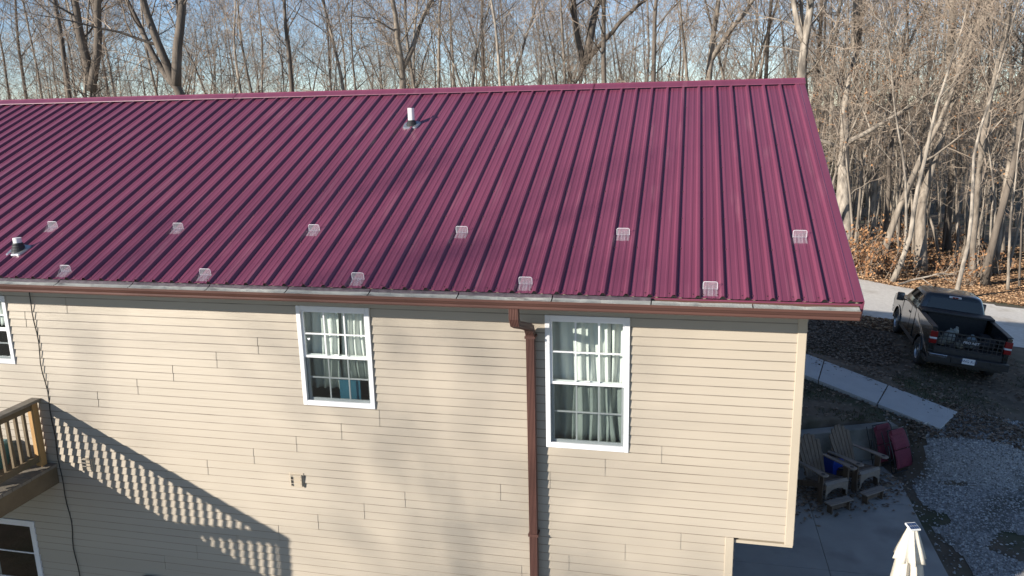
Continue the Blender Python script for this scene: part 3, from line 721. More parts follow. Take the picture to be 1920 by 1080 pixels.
# blue bin between the chairs
m_bluep = mat('blue_plastic', (0.012, 0.045, 0.30), (0.02, 0.06, 0.36), 0.4, 4)
e = empty('blue_bin', (1.44, 7.66, G), R(35), 'bright blue plastic bin behind and between the two adirondack chairs', 'bin'); e.scale = (0.75, 0.75, 1.0)
mb = MB(); mb.loft([rg(0.15, 0.15, 0), rg(0.18, 0.18, 0.50), rg(0.165, 0.165, 0.50), rg(0.14, 0.14, 0.02)]); mb.build('body', m_bluep, e, local=True, bevel=0.01)
mb = MB(); mb.loft([rg(0.195, 0.195, 0.47), rg(0.195, 0.195, 0.502), rg(0.18, 0.18, 0.502), rg(0.18, 0.18, 0.47)]); mb.build('rim', m_bluep, e, local=True)

# folded zero gravity loungers
m_red = mat('red_sling', (0.15, 0.02, 0.042), (0.19, 0.027, 0.053), 0.7, 5, 0.5, 60, (0.4, 6, 6))
m_fr = mat('black_tube', (0.018, 0.018, 0.02), (0.028, 0.028, 0.03), 0.4, 5)
def lounger():
    e = empty('folding_lounger', (0, 0, 0))
    B = lambda n, mb, m=m_fr: mb.build(n, m, e, local=True, smooth=True)
    # local: leaning plane, x across, z up the lean, y out of it (front = -y)
    for s_ in (-1, 1):
        mb = MB(); mb.tube([(s_*0.29, -0.02, 0.02), (s_*0.30, -0.05, 0.45), (s_*0.30, -0.02, 0.92), (s_*0.24, 0.0, 1.0)], 0.013, 7); B('side_rail', mb)
        mb = MB(); mb.tube([(s_*0.33, 0.06, 0.0), (s_*0.33, 0.08, 0.5), (s_*0.33, 0.12, 0.98)], 0.012, 7); B('leg', mb)
        mb = MB(); mb.tube([(s_*0.345, 0.02, 0.30), (s_*0.345, 0.0, 0.66)], 0.02, 7); B('armrest', mb)
    for z, y in ((0.02, -0.02), (1.0, 0.0)):
        mb = MB(); mb.tube([(-0.28, y, z), (0.28, y, z)], 0.013, 7); B('cross_bar', mb)
    mb = MB(); mb.tube([(-0.33, 0.06, 0.01), (0.33, 0.06, 0.01)], 0.012, 7); B('foot_bar', mb)
    for z0, z1, y0, y1 in ((0.10, 0.52, -0.045, -0.075), (0.54, 0.96, -0.085, -0.02)):
        rings = []
        for k in range(15):
            t = k/14; z = lerp(z0, z1, t); yy = lerp(y0, y1, t)-0.012*math.sin(t*math.pi)+0.006*(k % 2)
            rings.append([(x, yy+0.02*(1-(x/0.26)**2), z) for x in (-0.26, -0.13, 0, 0.13, 0.26)]+[(x, yy+0.006+0.02*(1-(x/0.26)**2), z) for x in (0.26, 0.13, 0, -0.13, -0.26)])
        mb = MB(); mb.loft(rings); B('sling', mb, m_red)
    mb = MB(); mb.loft([[(x, -0.055+y, z) for x, y in ((-0.2, 0), (0.2, 0), (0.2, 0.04), (-0.2, 0.04))] for z in (0.88, 1.0)]); mb.build('head_cushion', m_red, e, local=True, bevel=0.015)
    return e
l1 = lounger(); l2 = copy_tree(l1)
for o, loc, rz, lean, lab in ((l1, (2.90, 8.28, G), R(38), R(-20), 'folded red lounger with black frame in front, leaning by the wall end'), (l2, (2.60, 8.50, G), R(36), R(-14), 'folded red lounger half hidden behind the front one')):
    o.location = loc; o.scale = (0.85,)*3; o.rotation_euler = (lean, 0, rz); tag(o, lab, 'lounger', 'folded red loungers')
# white cup on the slope
e = empty('paper_cup', (3.52, 9.35, ground_z(3.52, 9.35)+0.03), 0, 'crushed white cup lying on the leafy slope', 'cup'); e.rotation_euler = (R(70), 0, R(30))
mb = MB(); rgc = lambda r, z: [(r*math.cos(i*math.pi/7), r*math.sin(i*math.pi/7)*0.75, z) for i in range(14)]
mb.loft([rgc(0.04, -0.07), rgc(0.055, 0.07), rgc(0.05, 0.07), rgc(0.035, -0.06)]); mb.build('cup_body', m_pvc, e, local=True)

# closed patio umbrella
m_canvas = mat('umbrella_canvas', (0.60, 0.55, 0.46), (0.66, 0.61, 0.52), 0.85, 3, 0.15, 40)
m_solar = mat('solar_cells', (0.03, 0.05, 0.11), (0.05, 0.08, 0.16), 0.2, 30, spec=0.8)
UX, UY, UT = 1.13, 1.40, -2.95
e = empty('patio_umbrella', (UX, UY, G), 0, 'closed cream patio umbrella with a small solar panel on top', 'umbrella')
def folds(r, z, n=8, depth=0.45, tw=0.0, seed=0):
    out = []; rg_ = random.Random(seed)
    amp = [rg_.uniform(0.75, 1.2) for _ in range(n)]
    for i in range(n*8):
        a = i*2*math.pi/(n*8); ph = (a*n/(2*math.pi)) % 1.0; k = int(a*n/(2*math.pi)) % n
        f = 1-depth*abs(math.sin(ph*math.pi))**0.6*amp[k]
        out.append((r*f*math.cos(a+tw), r*f*math.sin(a+tw), z))
    return out
H = UT-G
mb = MB(); mb.loft([folds(0.055, H-0.03, 8, 0.1), folds(0.11, H-0.18, 8, 0.35, 0.05, 3), folds(0.165, H-0.34, 8, 0.5, 0.1, 3), folds(0.19, H-0.42, 8, 0.55, 0.12, 3), folds(0.17, H-0.425, 8, 0.55, 0.12, 3), folds(0.05, H-0.2, 8, 0.2)]); mb.build('vent_tier', m_canvas, e, local=True, smooth=True)
mb = MB(); mb.loft([folds(0.09, H-0.30, 8, 0.3, 0.3, 5), folds(0.15, H-0.46, 8, 0.5, 0.32, 5), folds(0.19, H-0.75, 8, 0.6, 0.38, 5), folds(0.22, H-1.15, 8, 0.62, 0.45, 5), folds(0.24, H-1.55, 8, 0.62, 0.5, 5), folds(0.23, H-1.56, 8, 0.62, 0.5, 5), folds(0.06, H-1.2, 8, 0.1)]); mb.build('canopy', m_canvas, e, local=True, smooth=True)
mb = MB(); mb.tube([(0, 0, 0.05), (0, 0, H-0.03)], 0.022, 12); mb.build('pole', m_fr, e, local=True)
mb = MB(); mb.tube([(0, 0, 0), (0, 0, 0.04), (0, 0, 0.07)], [0.26, 0.26, 0.05], 24); mb.build('base', m_fr, e, local=True)
T = Matrix.Translation((0, 0, H-0.02)) @ Matrix.Rotation(R(18), 4, 'Z') @ Matrix.Rotation(R(12), 4, 'X')
mb = MB(); mb.bx(-0.062, 0.062, -0.062, 0.062, 0, 0.02, T); sp = mb.build('solar_panel', m_pvc, e, local=True, bevel=0.004)
for i in range(4):
    for j in range(2):
        mb = MB(); mb.bx(-0.052+0.027*i, -0.052+0.027*i+0.023, -0.05+0.052*j, -0.05+0.052*j+0.047, 0.0205, 0.0225, T); mb.build('solar_cell', m_solar, sp, local=True)

# ================================================================== TRUCK
TS = 0.93
m_paint = mat('truck_paint', (0.008, 0.010, 0.010), (0.012, 0.014, 0.013), 0.2, 2, spec=0.6, coat=1.0)
m_bed = mat('bed_liner', (0.012, 0.012, 0.013), (0.022, 0.022, 0.023), 0.7, 20, 0.3, 80)
m_blkpl = mat('black_plastic', (0.02, 0.02, 0.022), (0.03, 0.03, 0.032), 0.5, 12)
m_tire = mat('tire_rubber', (0.022, 0.021, 0.02), (0.035, 0.032, 0.03), 0.8, 8)
m_rim = mat('alloy_rim', (0.42, 0.43, 0.45), (0.36, 0.37, 0.39), 0.3, 6, metal=0.9)
m_taill = mat('tail_lens_red', (0.22, 0.006, 0.006), rough=0.15, spec=0.8)
m_lensw = mat('lens_white', (0.72, 0.72, 0.74), rough=0.15, spec=0.8)
m_tglass = glass_mat('truck_glass', (0.10, 0.12, 0.13), 0.01, 1.6)
m_plate = mat('plate_white', (0.74, 0.76, 0.80), rough=0.4)
m_ink = mat('plate_ink', (0.02, 0.04, 0.16), rough=0.5)
m_chrome = mat('chrome', (0.6, 0.6, 0.62), rough=0.12, metal=1.0)
trk = empty('pickup_truck', (5.36, 13.94, -5.09), 0, 'dark pickup truck parked on the slope, seen from behind', 'truck')
trk.rotation_mode = 'XYZ'; trk.scale = (TS,)*3
Rz = Matrix.Rotation(-0.0613, 4, 'Z') @ Matrix.Rotation(0.0039, 4, 'X') @ Matrix.Rotation(0.1197, 4, 'Y')
trk.rotation_euler = Rz.to_euler('XYZ')
TP = lambda n, mb, m=m_paint, par=None, bv=0.0, sm=False: mb.build(n, m, par or trk, local=True, bevel=bv, smooth=sm)
def arch(cy, r, n=14): return [(cy+r*math.cos(a), 0.40+r*math.sin(a)) for a in [math.pi*i/n for i in range(n+1)]]   # front to back over the wheel
def side_panel(y0, y1, zb, top, cy, r, s_, x_in, x_out, name):
    """top: list of (y,z) from back to front; panel with a wheel arch"""
    a = [(y, z) for y, z in arch(cy, r) if z > zb-0.001]
    prof = [(y0, zb)]+top+[(y1, zb)]+[(cy+r*0.98, zb)]+a+[(cy-r*0.98, zb)]
    mb = MB(); mid = 0.8
    # three layers for a gently crowned outside
    r0 = [(s_*x_in, y, z) for y, z in prof]
    r1 = [(s_*(x_out-0.03-(0.05 if z > 1.25 else 0)), y, z) for y, z in prof]
    r2 = [(s_*(x_out-0.0-(0.02 if z > 1.25 else 0)-(0.03 if z < 0.62 and abs(y-cy) > r*1.02 else 0)), lerp(y, (y0+y1)/2, 0.006), lerp(z, 0.9, 0.015)) for y, z in prof]
    if s_ < 0: r0, r1, r2 = r0[::-1], r1[::-1], r2[::-1]
    mb.loft([r0, r1, r2]); return TP(name, mb, bv=0.012)
for s_ in (-1, 1):
    side_panel(-1.0, 1.06, 0.56, [(-1.0, 1.36), (1.06, 1.38)], 0.0, 0.47, s_, 0.84, 0.985, 'bed_side')
    mb = MB(); mb.bx(s_*0.905-0.065, s_*0.905+0.065, -1.0, 1.05, 1.365, 1.392); TP('rail_cap', mb, m_blkpl, bv=0.01)
    side_panel(2.70, 4.10, 0.52, [(2.70, 1.24), (3.3, 1.22), (4.0, 1.10), (4.10, 0.9)], 3.2, 0.47, s_, 0.60, 0.985, 'front_fender')
    # flare
    mb = MB()
    for cy in (0.0, 3.2):
        o_ = [(s_*0.975, y, z) for y, z in arch(cy, 0.50)]; i_ = [(s_*0.975, y, z) for y, z in arch(cy, 0.455)]
        mb2 = MB(); n = len(o_); vs = o_+i_+[(s_*1.005, y, z) for _, y, z in o_]+[(s_*1.005, y, z) for _, y, z in i_]
        fs = []
        for k in range(n-1): fs += [(2*n+k, 2*n+k+1, 3*n+k+1, 3*n+k), (k, k+1, 2*n+k+1, 2*n+k), (n+k, 3*n+k, 3*n+k+1, n+k+1)]
        mb2.add(vs, fs); TP('wheel_flare', mb2)
    # door
    prof = [(1.60, 0.50), (1.60, 1.30), (2.72, 1.28), (2.72, 0.50)]
    mb = MB(); mb.prism([(s_*0.90, y, z) for y, z in prof], (s_*0.072, 0, 0)); dr = TP('door', mb, bv=0.015)
    mb = MB(); mb.bx(s_*0.972-0.014, s_*0.972+0.014, 1.66, 1.84, 1.05, 1.10); mb.build('handle', m_blkpl, dr, local=True, bevel=0.01)
    prof = [(1.075, 0.50), (1.075, 1.31), (1.592, 1.30), (1.592, 0.50)]
    mb = MB(); mb.prism([(s_*0.90, y, z) for y, z in prof], (s_*0.070, 0, 0)); TP('rear_door', mb, bv=0.015)
    mb = MB(); mb.bx(s_*0.90-0.03, s_*0.90+0.03, 1.1, 2.7, 0.40, 0.50); TP('rocker', mb, m_blkpl, bv=0.01)
    # mirror
    mb = MB(); mb.bx(s_*1.02-0.015, s_*1.02+0.015, 2.52, 2.58, 1.22, 1.27); mb.bx(s_*0.96-0.05, s_*0.96+0.05, 2.53, 2.57, 1.225, 1.26); TP('mirror_arm', mb, m_blkpl)
    mb = MB(); mb.bx(s_*1.14-0.10, s_*1.14+0.10, 2.50, 2.60, 1.20, 1.45); mr_ = TP('mirror', mb, m_blkpl, bv=0.025)
    mb = MB(); mb.bx(s_*1.14-0.08, s_*1.14+0.08, 2.494, 2.4995, 1.22, 1.43); mb.build('mirror_glass', m_chrome, mr_, local=True)
    # tail light with a white reversing lamp
    tl = empty('tail_light', (0, 0, 0)); tl.parent = trk
    for z0, z1, m_ in ((0.93, 1.05, m_taill), (1.05, 1.10, m_lensw), (1.10, 1.27, m_taill)):
        mb = MB(); mb.bx(s_*0.90-0.085, s_*0.90+0.088, -1.022, -0.93, z0+0.002, z1); mb.build('lens', m_, tl, local=True, bevel=0.008)
    # wheels
    for cy in (0.0, 3.2):
        wh = empty('wheel', (s_*0.86, cy, 0.395)); wh.parent = trk
        mb = MB(); sec = [(0.225, -0.11), (0.30, -0.125), (0.365, -0.12), (0.392, -0.095), (0.395, 0), (0.392, 0.095), (0.365, 0.12), (0.30, 0.125), (0.225, 0.11)]
        n = 36; rings = [[(x, r*math.cos(2*math.pi*k/n), r*math.sin(2*math.pi*k/n)) for r, x in sec] for k in range(n)]
        mb.loft(rings+[rings[0]], cap=False, closed=False); mb.build('tyre', m_tire, wh, local=True, smooth=True)
        mb = MB(); mb.tube([(s_*0.085, 0, 0), (s_*0.10, 0, 0), (s_*0.11, 0, 0)], [0.07, 0.07, 0.045], 14); 
        rr_ = [[(s_*x, r*math.cos(2*math.pi*k/n), r*math.sin(2*math.pi*k/n)) for r, x in ((0.228, -0.1), (0.228, 0.10), (0.222, 0.118), (0.205, 0.10), (0.195, 0.05), (0.195, -0.1))] for k in range(n)]
        mb.loft(rr_+[rr_[0]], cap=False, closed=False); rim_ = mb.build('rim', m_rim, wh, local=True)
        mb = MB(); mb.tube([(s_*0.035, 0, 0), (s_*0.045, 0, 0)], 0.196, 24); mb.build('brake_disc', m_blkpl, wh, local=True)
        for k in range(6):
            T = Matrix.Rotation(k*math.pi/3, 4, 'X'); mb = MB()
            mb.loft([[T @ Vector((s_*x, y, z)) for x, y in ((0.085, -hw), (0.085, hw), (0.055, hw), (0.055, -hw))] for z, hw in ((0.05, 0.045), (0.13, 0.028), (0.205, 0.042))]); mb.build('spoke', m_rim, wh, local=True)
# bed
mb = MB(); mb.bx(-0.84, 0.84, -0.99, 1.05, 0.80, 0.84); TP('bed_floor', mb, m_bed)
mb = MB(); mb.bx(-0.84, 0.84, 1.01, 1.06, 0.84, 1.37); TP('bed_front', mb, m_bed)
for s_ in (-1, 1):
    mb = MB(); mb.bx(s_*0.70-0.14, s_*0.70+0.14, -0.42, 0.42, 0.842, 1.06); TP('wheel_well', mb, m_bed, bv=0.05)
# open tail: sill and bumper
mb = MB(); mb.bx(-0.83, 0.83, -1.0, -0.955, 0.56, 0.83); TP('tail_sill', mb, m_blkpl, bv=0.01)
mb = MB(); mb.bx(-0.98, 0.98, -1.20, -1.03, 0.50, 0.70); mb.bx(-0.42, 0.42, -1.225, -1.203, 0.52, 0.69); TP('rear_bumper', mb, m_blkpl, bv=0.02)
for s_ in (-1, 1):
    mb = MB(); mb.bx(s_*0.74-0.22, s_*0.74+0.22, -1.215, -1.19, 0.62, 0.705); TP('bumper_step', mb, m_chrome if s_ < 0 else m_blkpl, bv=0.01)
pl = MB(); pl.bx(-0.1525, 0.1525, -1.232, -1.227, 0.555, 0.708); plate = TP('licence_plate', pl, m_plate)
def text_mesh(txt, size, mat_, parent, loc, rot, name, shear=0):
    cu = bpy.data.curves.new(name, 'FONT'); cu.body = txt; cu.size = size; cu.align_x = 'CENTER'; cu.align_y = 'CENTER'; cu.extrude = 0.0012; cu.shear = shear
    tmp = bpy.data.objects.new('tmp_text', cu); COL.objects.link(tmp)
    dg = bpy.context.evaluated_depsgraph_get(); me = bpy.data.meshes.new_from_object(tmp.evaluated_get(dg))
    bpy.data.objects.remove(tmp); me.materials.clear(); me.materials.append(mat_)
    o = bpy.data.objects.new(name, me); COL.objects.link(o); o.parent = parent; o.location = loc; o.rotation_euler = rot; return o
text_mesh('5WG R13', 0.098, m_ink, plate, (0, -1.2335, 0.628), (R(90), 0, 0), 'plate_lettering')
mb = MB(); mb.bx(-0.95, 0.95, -0.9, 3.9, 0.36, 0.50); TP('chassis', mb, m_blkpl)
# cab
def rrect(x, y0, y1, z, rc=0.14, n=5):
    out = []
    for cx_, cy_, a0 in ((x-rc, y1-rc, 0), (-x+rc, y1-rc, 90), (-x+rc, y0+rc, 180), (x-rc, y0+rc, 270)):
        for i in range(n+1):
            a = R(a0+90*i/n); out.append((cx_+rc*math.cos(a), cy_+rc*math.sin(a), z))
    return out
mb = MB(); mb.bx(-0.895, 0.895, 1.09, 2.75, 0.50, 1.295); TP('cab_body', mb, bv=0.02)
mb = MB(); mb.loft([rrect(0.905, 1.09, 3.02, 1.296), rrect(0.895, 1.10, 2.98, 1.33), rrect(0.83, 1.16, 2.72, 1.55), rrect(0.755, 1.22, 2.44, 1.76, 0.18), rrect(0.715, 1.26, 2.34, 1.815, 0.2), rrect(0.62, 1.34, 2.2, 1.85, 0.25), rrect(0.3, 1.5, 2.0, 1.862, 0.2)]); TP('greenhouse', mb, sm=True)
mb = MB(); mb.add([(-0.74, 1.093, 1.36), (0.74, 1.093, 1.36), (0.64, 1.19, 1.73), (-0.64, 1.19, 1.73)], [(0, 1, 2, 3)]); 
def glass_panel(name, q, out):
    mb = MB(); mb.prism(q, out); return TP(name, mb, m_tglass)
glass_panel('rear_window', [(-0.74, 1.112, 1.36), (0.74, 1.112, 1.36), (0.64, 1.205, 1.73), (-0.64, 1.205, 1.73)], (0, -0.025, 0.008))
glass_panel('windshield', [(0.74, 2.92, 1.36), (-0.74, 2.92, 1.36), (-0.64, 2.48, 1.74), (0.64, 2.48, 1.74)], (0, 0.03, 0.02))
for s_ in (-1, 1):
    glass_panel('side_window', [(s_*0.875, 1.68, 1.34), (s_*0.875, 2.70, 1.34), (s_*0.775, 2.42, 1.70), (s_*0.775, 1.68, 1.70)], (s_*0.014, 0, 0.004))
    glass_panel('quarter_window', [(s_*0.875, 1.27, 1.34), (s_*0.875, 1.60, 1.34), (s_*0.775, 1.60, 1.70), (s_*0.775, 1.36, 1.70)], (s_*0.014, 0, 0.004))
    mb = MB(); mb.prism([(s_*0.60, 4.08, 0.86), (s_*0.95, 4.02, 0.86), (s_*0.95, 3.98, 1.05), (s_*0.60, 4.04, 1.05)], (0, 0.06, 0)); TP('headlight', mb, m_lensw, bv=0.01)
mb = MB(); mb.bx(-0.16, 0.16, 1.195, 1.262, 1.765, 1.815); hb = TP('brake_light', mb, m_lensw, bv=0.006)
for s_ in (-1, 1):
    mb = MB(); mb.bx(s_*0.04-0.036, s_*0.04+0.036, 1.190, 1.194, 1.77, 1.81); mb.build('brake_lens', m_taill, hb, local=True)
mb = MB(); mb.loft([[(x, y, z-0.05*(abs(x)/0.62)**2) for x in (-0.62, -0.3, 0, 0.3, 0.62)]+[(x, y, 0.9) for x in (0.62, -0.62)] for y, z in ((2.76, 1.27), (3.2, 1.25), (3.8, 1.19), (4.08, 1.10))]); TP('hood', mb, bv=0.01, sm=False)
mb = MB(); mb.bx(-0.6, 0.6, 3.9, 4.11, 0.62, 1.06); TP('grille', mb, m_blkpl, bv=0.02)
mb = MB(); mb.bx(-0.97, 0.97, 4.0, 4.2, 0.48, 0.68); TP('front_bumper', mb, m_chrome, bv=0.03)
# things carried by the truck (each its own thing, placed in the truck's frame)
TM = Matrix.Translation(trk.location) @ Rz @ Matrix.Scale(TS, 4)
def carried(name, loc, label, cat, rz=0, group=None):
    o = empty(name, TM @ Vector(loc), 0, label, cat, group); o.rotation_euler = (Rz @ Matrix.Rotation(rz, 4, 'Z')).to_euler('XYZ'); o.scale = (TS,)*3; return o
e = carried('toolbox', (0, 0.80, 1.10), 'long black toolbox lying across the truck bed behind the cab', 'toolbox')
mb = MB(); mb.bx(-0.76, 0.76, -0.20, 0.20, -0.24, 0.295); mb.build('chest', m_bed, e, local=True, bevel=0.01)
mb = MB(); mb.bx(-0.95, 0.95, -0.235, 0.235, 0.296, 0.36); mb.build('lid', m_blkpl, e, local=True, bevel=0.02)
m_bag = mat('feed_bag', (0.22, 0.23, 0.20), (0.30, 0.30, 0.27), 0.8, 5, 0.4, 14)
m_bagb = mat('bag_bluegrey', (0.15, 0.19, 0.20), (0.20, 0.24, 0.25), 0.8, 5, 0.4, 14)
m_rock = mat('bagged_stone', (0.16, 0.15, 0.12), (0.27, 0.25, 0.20), 0.85, 6, 0.5, 18)
def blob(mb, c, s_, seed, n=12, k=8, amp=0.18):
    rings = []
    for j in range(k+1):
        ph = math.pi*j/k; ring = []
        for i in range(n):
            a = 2*math.pi*i/n; v = Vector((math.sin(ph)*math.cos(a), math.sin(ph)*math.sin(a), math.cos(ph)))
            f = 1+amp*mnoise.noise(v*1.7+Vector((seed*3.1, 0, 0))); ring.append((c[0]+v.x*s_[0]*f, c[1]+v.y*s_[1]*f, c[2]+v.z*s_[2]*f))
        rings.append(ring)
    mb.loft(rings, cap=False)
for i, (loc, s_, m_, lab, cat) in enumerate([
    ((-0.42, -0.55, 1.04), (0.17, 0.16, 0.2), m_bag, 'pale lumpy sack with a tied top at the left of the truck bed', 'sack'),
    ((-0.27, -0.50, 1.22), (0.085, 0.08, 0.085), m_bag, 'round pale bundle on top of the left sack', 'bundle'),
    ((0.12, -0.62, 1.0), (0.19, 0.15, 0.17), m_bagb, 'blue-grey sack in the middle of the truck bed', 'sack'),
    ((0.50, -0.55, 0.96), (0.16, 0.16, 0.12), m_bed, 'dark bundle at the right of the truck bed', 'bundle'),
    ((-0.62, -0.72, 0.95), (0.13, 0.12, 0.11), m_rock, 'brown sack in the left rear corner of the truck bed', 'sack'),
    ((-0.20, -0.80, 0.93), (0.14, 0.10, 0.09), m_rock, 'small brown sack right behind the cargo net', 'sack')]):
    e = carried('cargo_'+cat, loc, lab, cat, i*0.4)
    mb = MB(); blob(mb, (0, 0, 0), s_, i+1); mb.build('bag_body', m_, e, local=True, smooth=True)
    mb = MB(); mb.tube([(0, 0, s_[2]*0.9), (0.01, 0, s_[2]*1.08), (0.03, 0.01, s_[2]*1.22)], [0.02, 0.025, 0.045], 8); mb.build('tied_neck', m_, e, local=True)
net = carried('cargo_net', (0, -0.985, 0.84), 'black webbing cargo net across the open tail of the truck', 'net')
for i in range(5):
    z = 0.01+i*0.105; mb = MB(); mb.bx(-0.80, 0.80, -0.004, 0.004, z-0.010-(0.008 if i in (0, 4) else 0), z+0.010+(0.008 if i in (0, 4) else 0)); mb.build('strap', m_blkpl, net, local=True)
for i in range(15):
    x = -0.79+i*1.58/14; mb = MB(); mb.bx(x-0.011, x+0.011, 0.0045, 0.0085, 0, 0.43); mb.build('strap', m_blkpl, net, local=True)
mb = MB(); mb.bx(-0.20, 0.24, -0.012, -0.0045, 0.17, 0.30); bn = mb.build('banner', m_blkpl, net, local=True)
text_mesh('PRO NET', 0.095, m_plate, bn, (0.02, -0.0135, 0.237), (R(90), 0, 0), 'banner_lettering', 0.25)
# ================================================================== WOODS
m_bark = mat('bark_grey', (0.13, 0.105, 0.082), (0.33, 0.28, 0.225), 0.9, 6.5, 1.0, 18, (1, 1, 0.25), c3=(0.10, 0.085, 0.07), s3=1.6)
m_barkl = mat('bark_pale', (0.19, 0.16, 0.128), (0.41, 0.355, 0.29), 0.9, 7.0, 1.0, 26, (1, 1, 0.3), c3=(0.11, 0.095, 0.08), s3=3.0, t3=(0.5, 0.62))
m_barkd = mat('bark_dark', (0.075, 0.06, 0.048), (0.17, 0.14, 0.112), 0.95, 3.5, 0.8, 18, (1, 1, 0.25))
m_twig = mat('twigs', (0.19, 0.145, 0.11), (0.41, 0.33, 0.255), 0.9, 0.8)
m_dead = mat('dead_leaves', (0.17, 0.075, 0.03), (0.36, 0.19, 0.085), 0.85, 3, island=1)
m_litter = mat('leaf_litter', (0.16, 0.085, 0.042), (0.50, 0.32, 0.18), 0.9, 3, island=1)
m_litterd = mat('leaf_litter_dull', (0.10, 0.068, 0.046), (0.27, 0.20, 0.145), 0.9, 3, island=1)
m_cedar = mat('cedar_green', (0.022, 0.036, 0.014), (0.045, 0.062, 0.024), 0.85, 3, island=1)

def wander(rng, p, d, L, n, wob, upw):
    pts = [Vector(p)]; d = Vector(d).normalized(); st = L/n
    for i in range(n):
        d = (d+Vector((rng.gauss(0, wob), rng.gauss(0, wob), rng.gauss(0, wob)+upw))).normalized(); pts.append(pts[-1]+d*st)
    return pts
def side_dir(rng, d, ang, az=None):
    d = d.normalized(); a = d.orthogonal().normalized(); b = d.cross(a); t = rng.uniform(0, 6.283) if az is None else az
    return (d*math.cos(ang)+(a*math.cos(t)+b*math.sin(t))*math.sin(ang)).normalized()
def at_path(pts, t):
    f = t*(len(pts)-1); i = min(int(f), len(pts)-2); u = f-i
    return pts[i].lerp(pts[i+1], u), (pts[i+1]-pts[i]).normalized()
def leaf(mb, rng, p, s_):
    a = Vector((rng.gauss(0, 1), rng.gauss(0, 1), rng.gauss(0, 1))).normalized(); b = a.orthogonal().normalized(); c = a.cross(b)
    mb.add([p, p+b*s_*0.5+c*s_*0.32, p+b*s_, p+b*s_*0.5-c*s_*0.32+a*s_*0.2], [(0, 1, 2), (0, 2, 3)])
def gen_tree(seed, H, r0, stems=None, base=0.35, limbs=13, subs=7, twigs=7, leaves=0, wob=0.05, lean=(0, 0), spread=1.0, nside=9):
    rng = random.Random(seed); tr, cr, lf = MB(), MB(), MB()
    if stems is None: stems = [((0, 0, 0), (lean[0], lean[1], 1), H, r0, base)]
    main = None
    for (p, d, h, r, bs) in stems:
        if not hasattr(p, '__len__'): p = tuple(at_path(main, p)[0])
        n = 14; path = wander(rng, p, d, h, n, wob, 0.03)
        rad = [max(0.012, r*((1-i/n)**0.85)) for i in range(n+1)]
        if main is None: main = path
        if p[2] < 0.1: rad[0] = r*1.3; rad[1] = r*1.02
        tr.tube(path, rad, nside)
        for k in range(limbs):
            t = bs+(0.97-bs)*((k+rng.random()*0.8)/limbs)
            q, dd = at_path(path, t); rl = max(0.012, r*(1-t)**0.85*rng.uniform(0.24, 0.45))
            ll = h*(0.16+0.26*(1-t))*rng.uniform(0.7, 1.25)*spread
            ld = side_dir(rng, dd, R(rng.uniform(35, 68)))
            lp = wander(rng, q, ld, ll, 7, 0.16, 0.07); lr = [max(0.006, rl*(1-i/7.6)) for i in range(8)]
            tr.tube(lp, lr, 5, cap=False)
            for s_ in range(subs):
                u = 0.18+0.8*(s_+rng.random())/subs; q2, d2 = at_path(lp, min(u, 0.98))
                sl_ = ll*(0.22+0.28*(1-u))*rng.uniform(0.7, 1.3); sr = max(0.010, rl*(1-u)*0.7)
                sp_ = wander(rng, q2, side_dir(rng, d2, R(rng.uniform(30, 65))), sl_, 4, 0.18, 0.06)
                cr.tube(sp_, [sr, sr*0.8, sr*0.6, sr*0.45, 0.004], 4, cap=False)
                for w_ in range(twigs):
                    q3, d3 = at_path(sp_, 0.15+0.83*(w_+rng.random())/twigs)
                    tl_ = sl_*rng.uniform(0.35, 0.8); tp = wander(rng, q3, side_dir(rng, d3, R(rng.uniform(25, 60))), tl_, 2, 0.2, 0.05)
                    cr.tube(tp, [max(0.0048, sr*0.4), 0.0042, 0.0028], 3, cap=False)
                    if leaves and rng.random() < leaves:
                        for _ in range(3): leaf(lf, rng, at_path(tp, rng.random())[0], rng.uniform(0.07, 0.12))
    return tr, cr, lf
def mesh_tree(name, parts, bark):
    tr, cr, lf = parts
    return (tr.mesh('trunk', bark, True), cr.mesh('crown', m_twig, False), lf.mesh('dead_leaves', m_dead) if lf.v else None)
def place_tree(name, meshes, loc, rz, sc, label, cat, group=None):
    e = empty(name, loc, rz, label, cat, group); e.scale = (sc, sc, sc)
    for n, me in zip(('trunk', 'crown', 'dead_leaves'), meshes):
        if me is None: continue
        o = bpy.data.objects.new(n, me); COL.objects.link(o); o.parent = e
    return e
def ray(px, py):
    return (rr*((px-960)/FPX)+uu*((540-py)/FPX)+fw)
def spot(px, depth):
    """ground point at a given column of the view and distance: where a hero tree stands"""
    d = ray(px, 300); d = d/Vector((d.x, d.y, 0)).length; p = CAM+d*depth; return Vector((p.x, p.y, ground_z(p.x, p.y)-0.1))

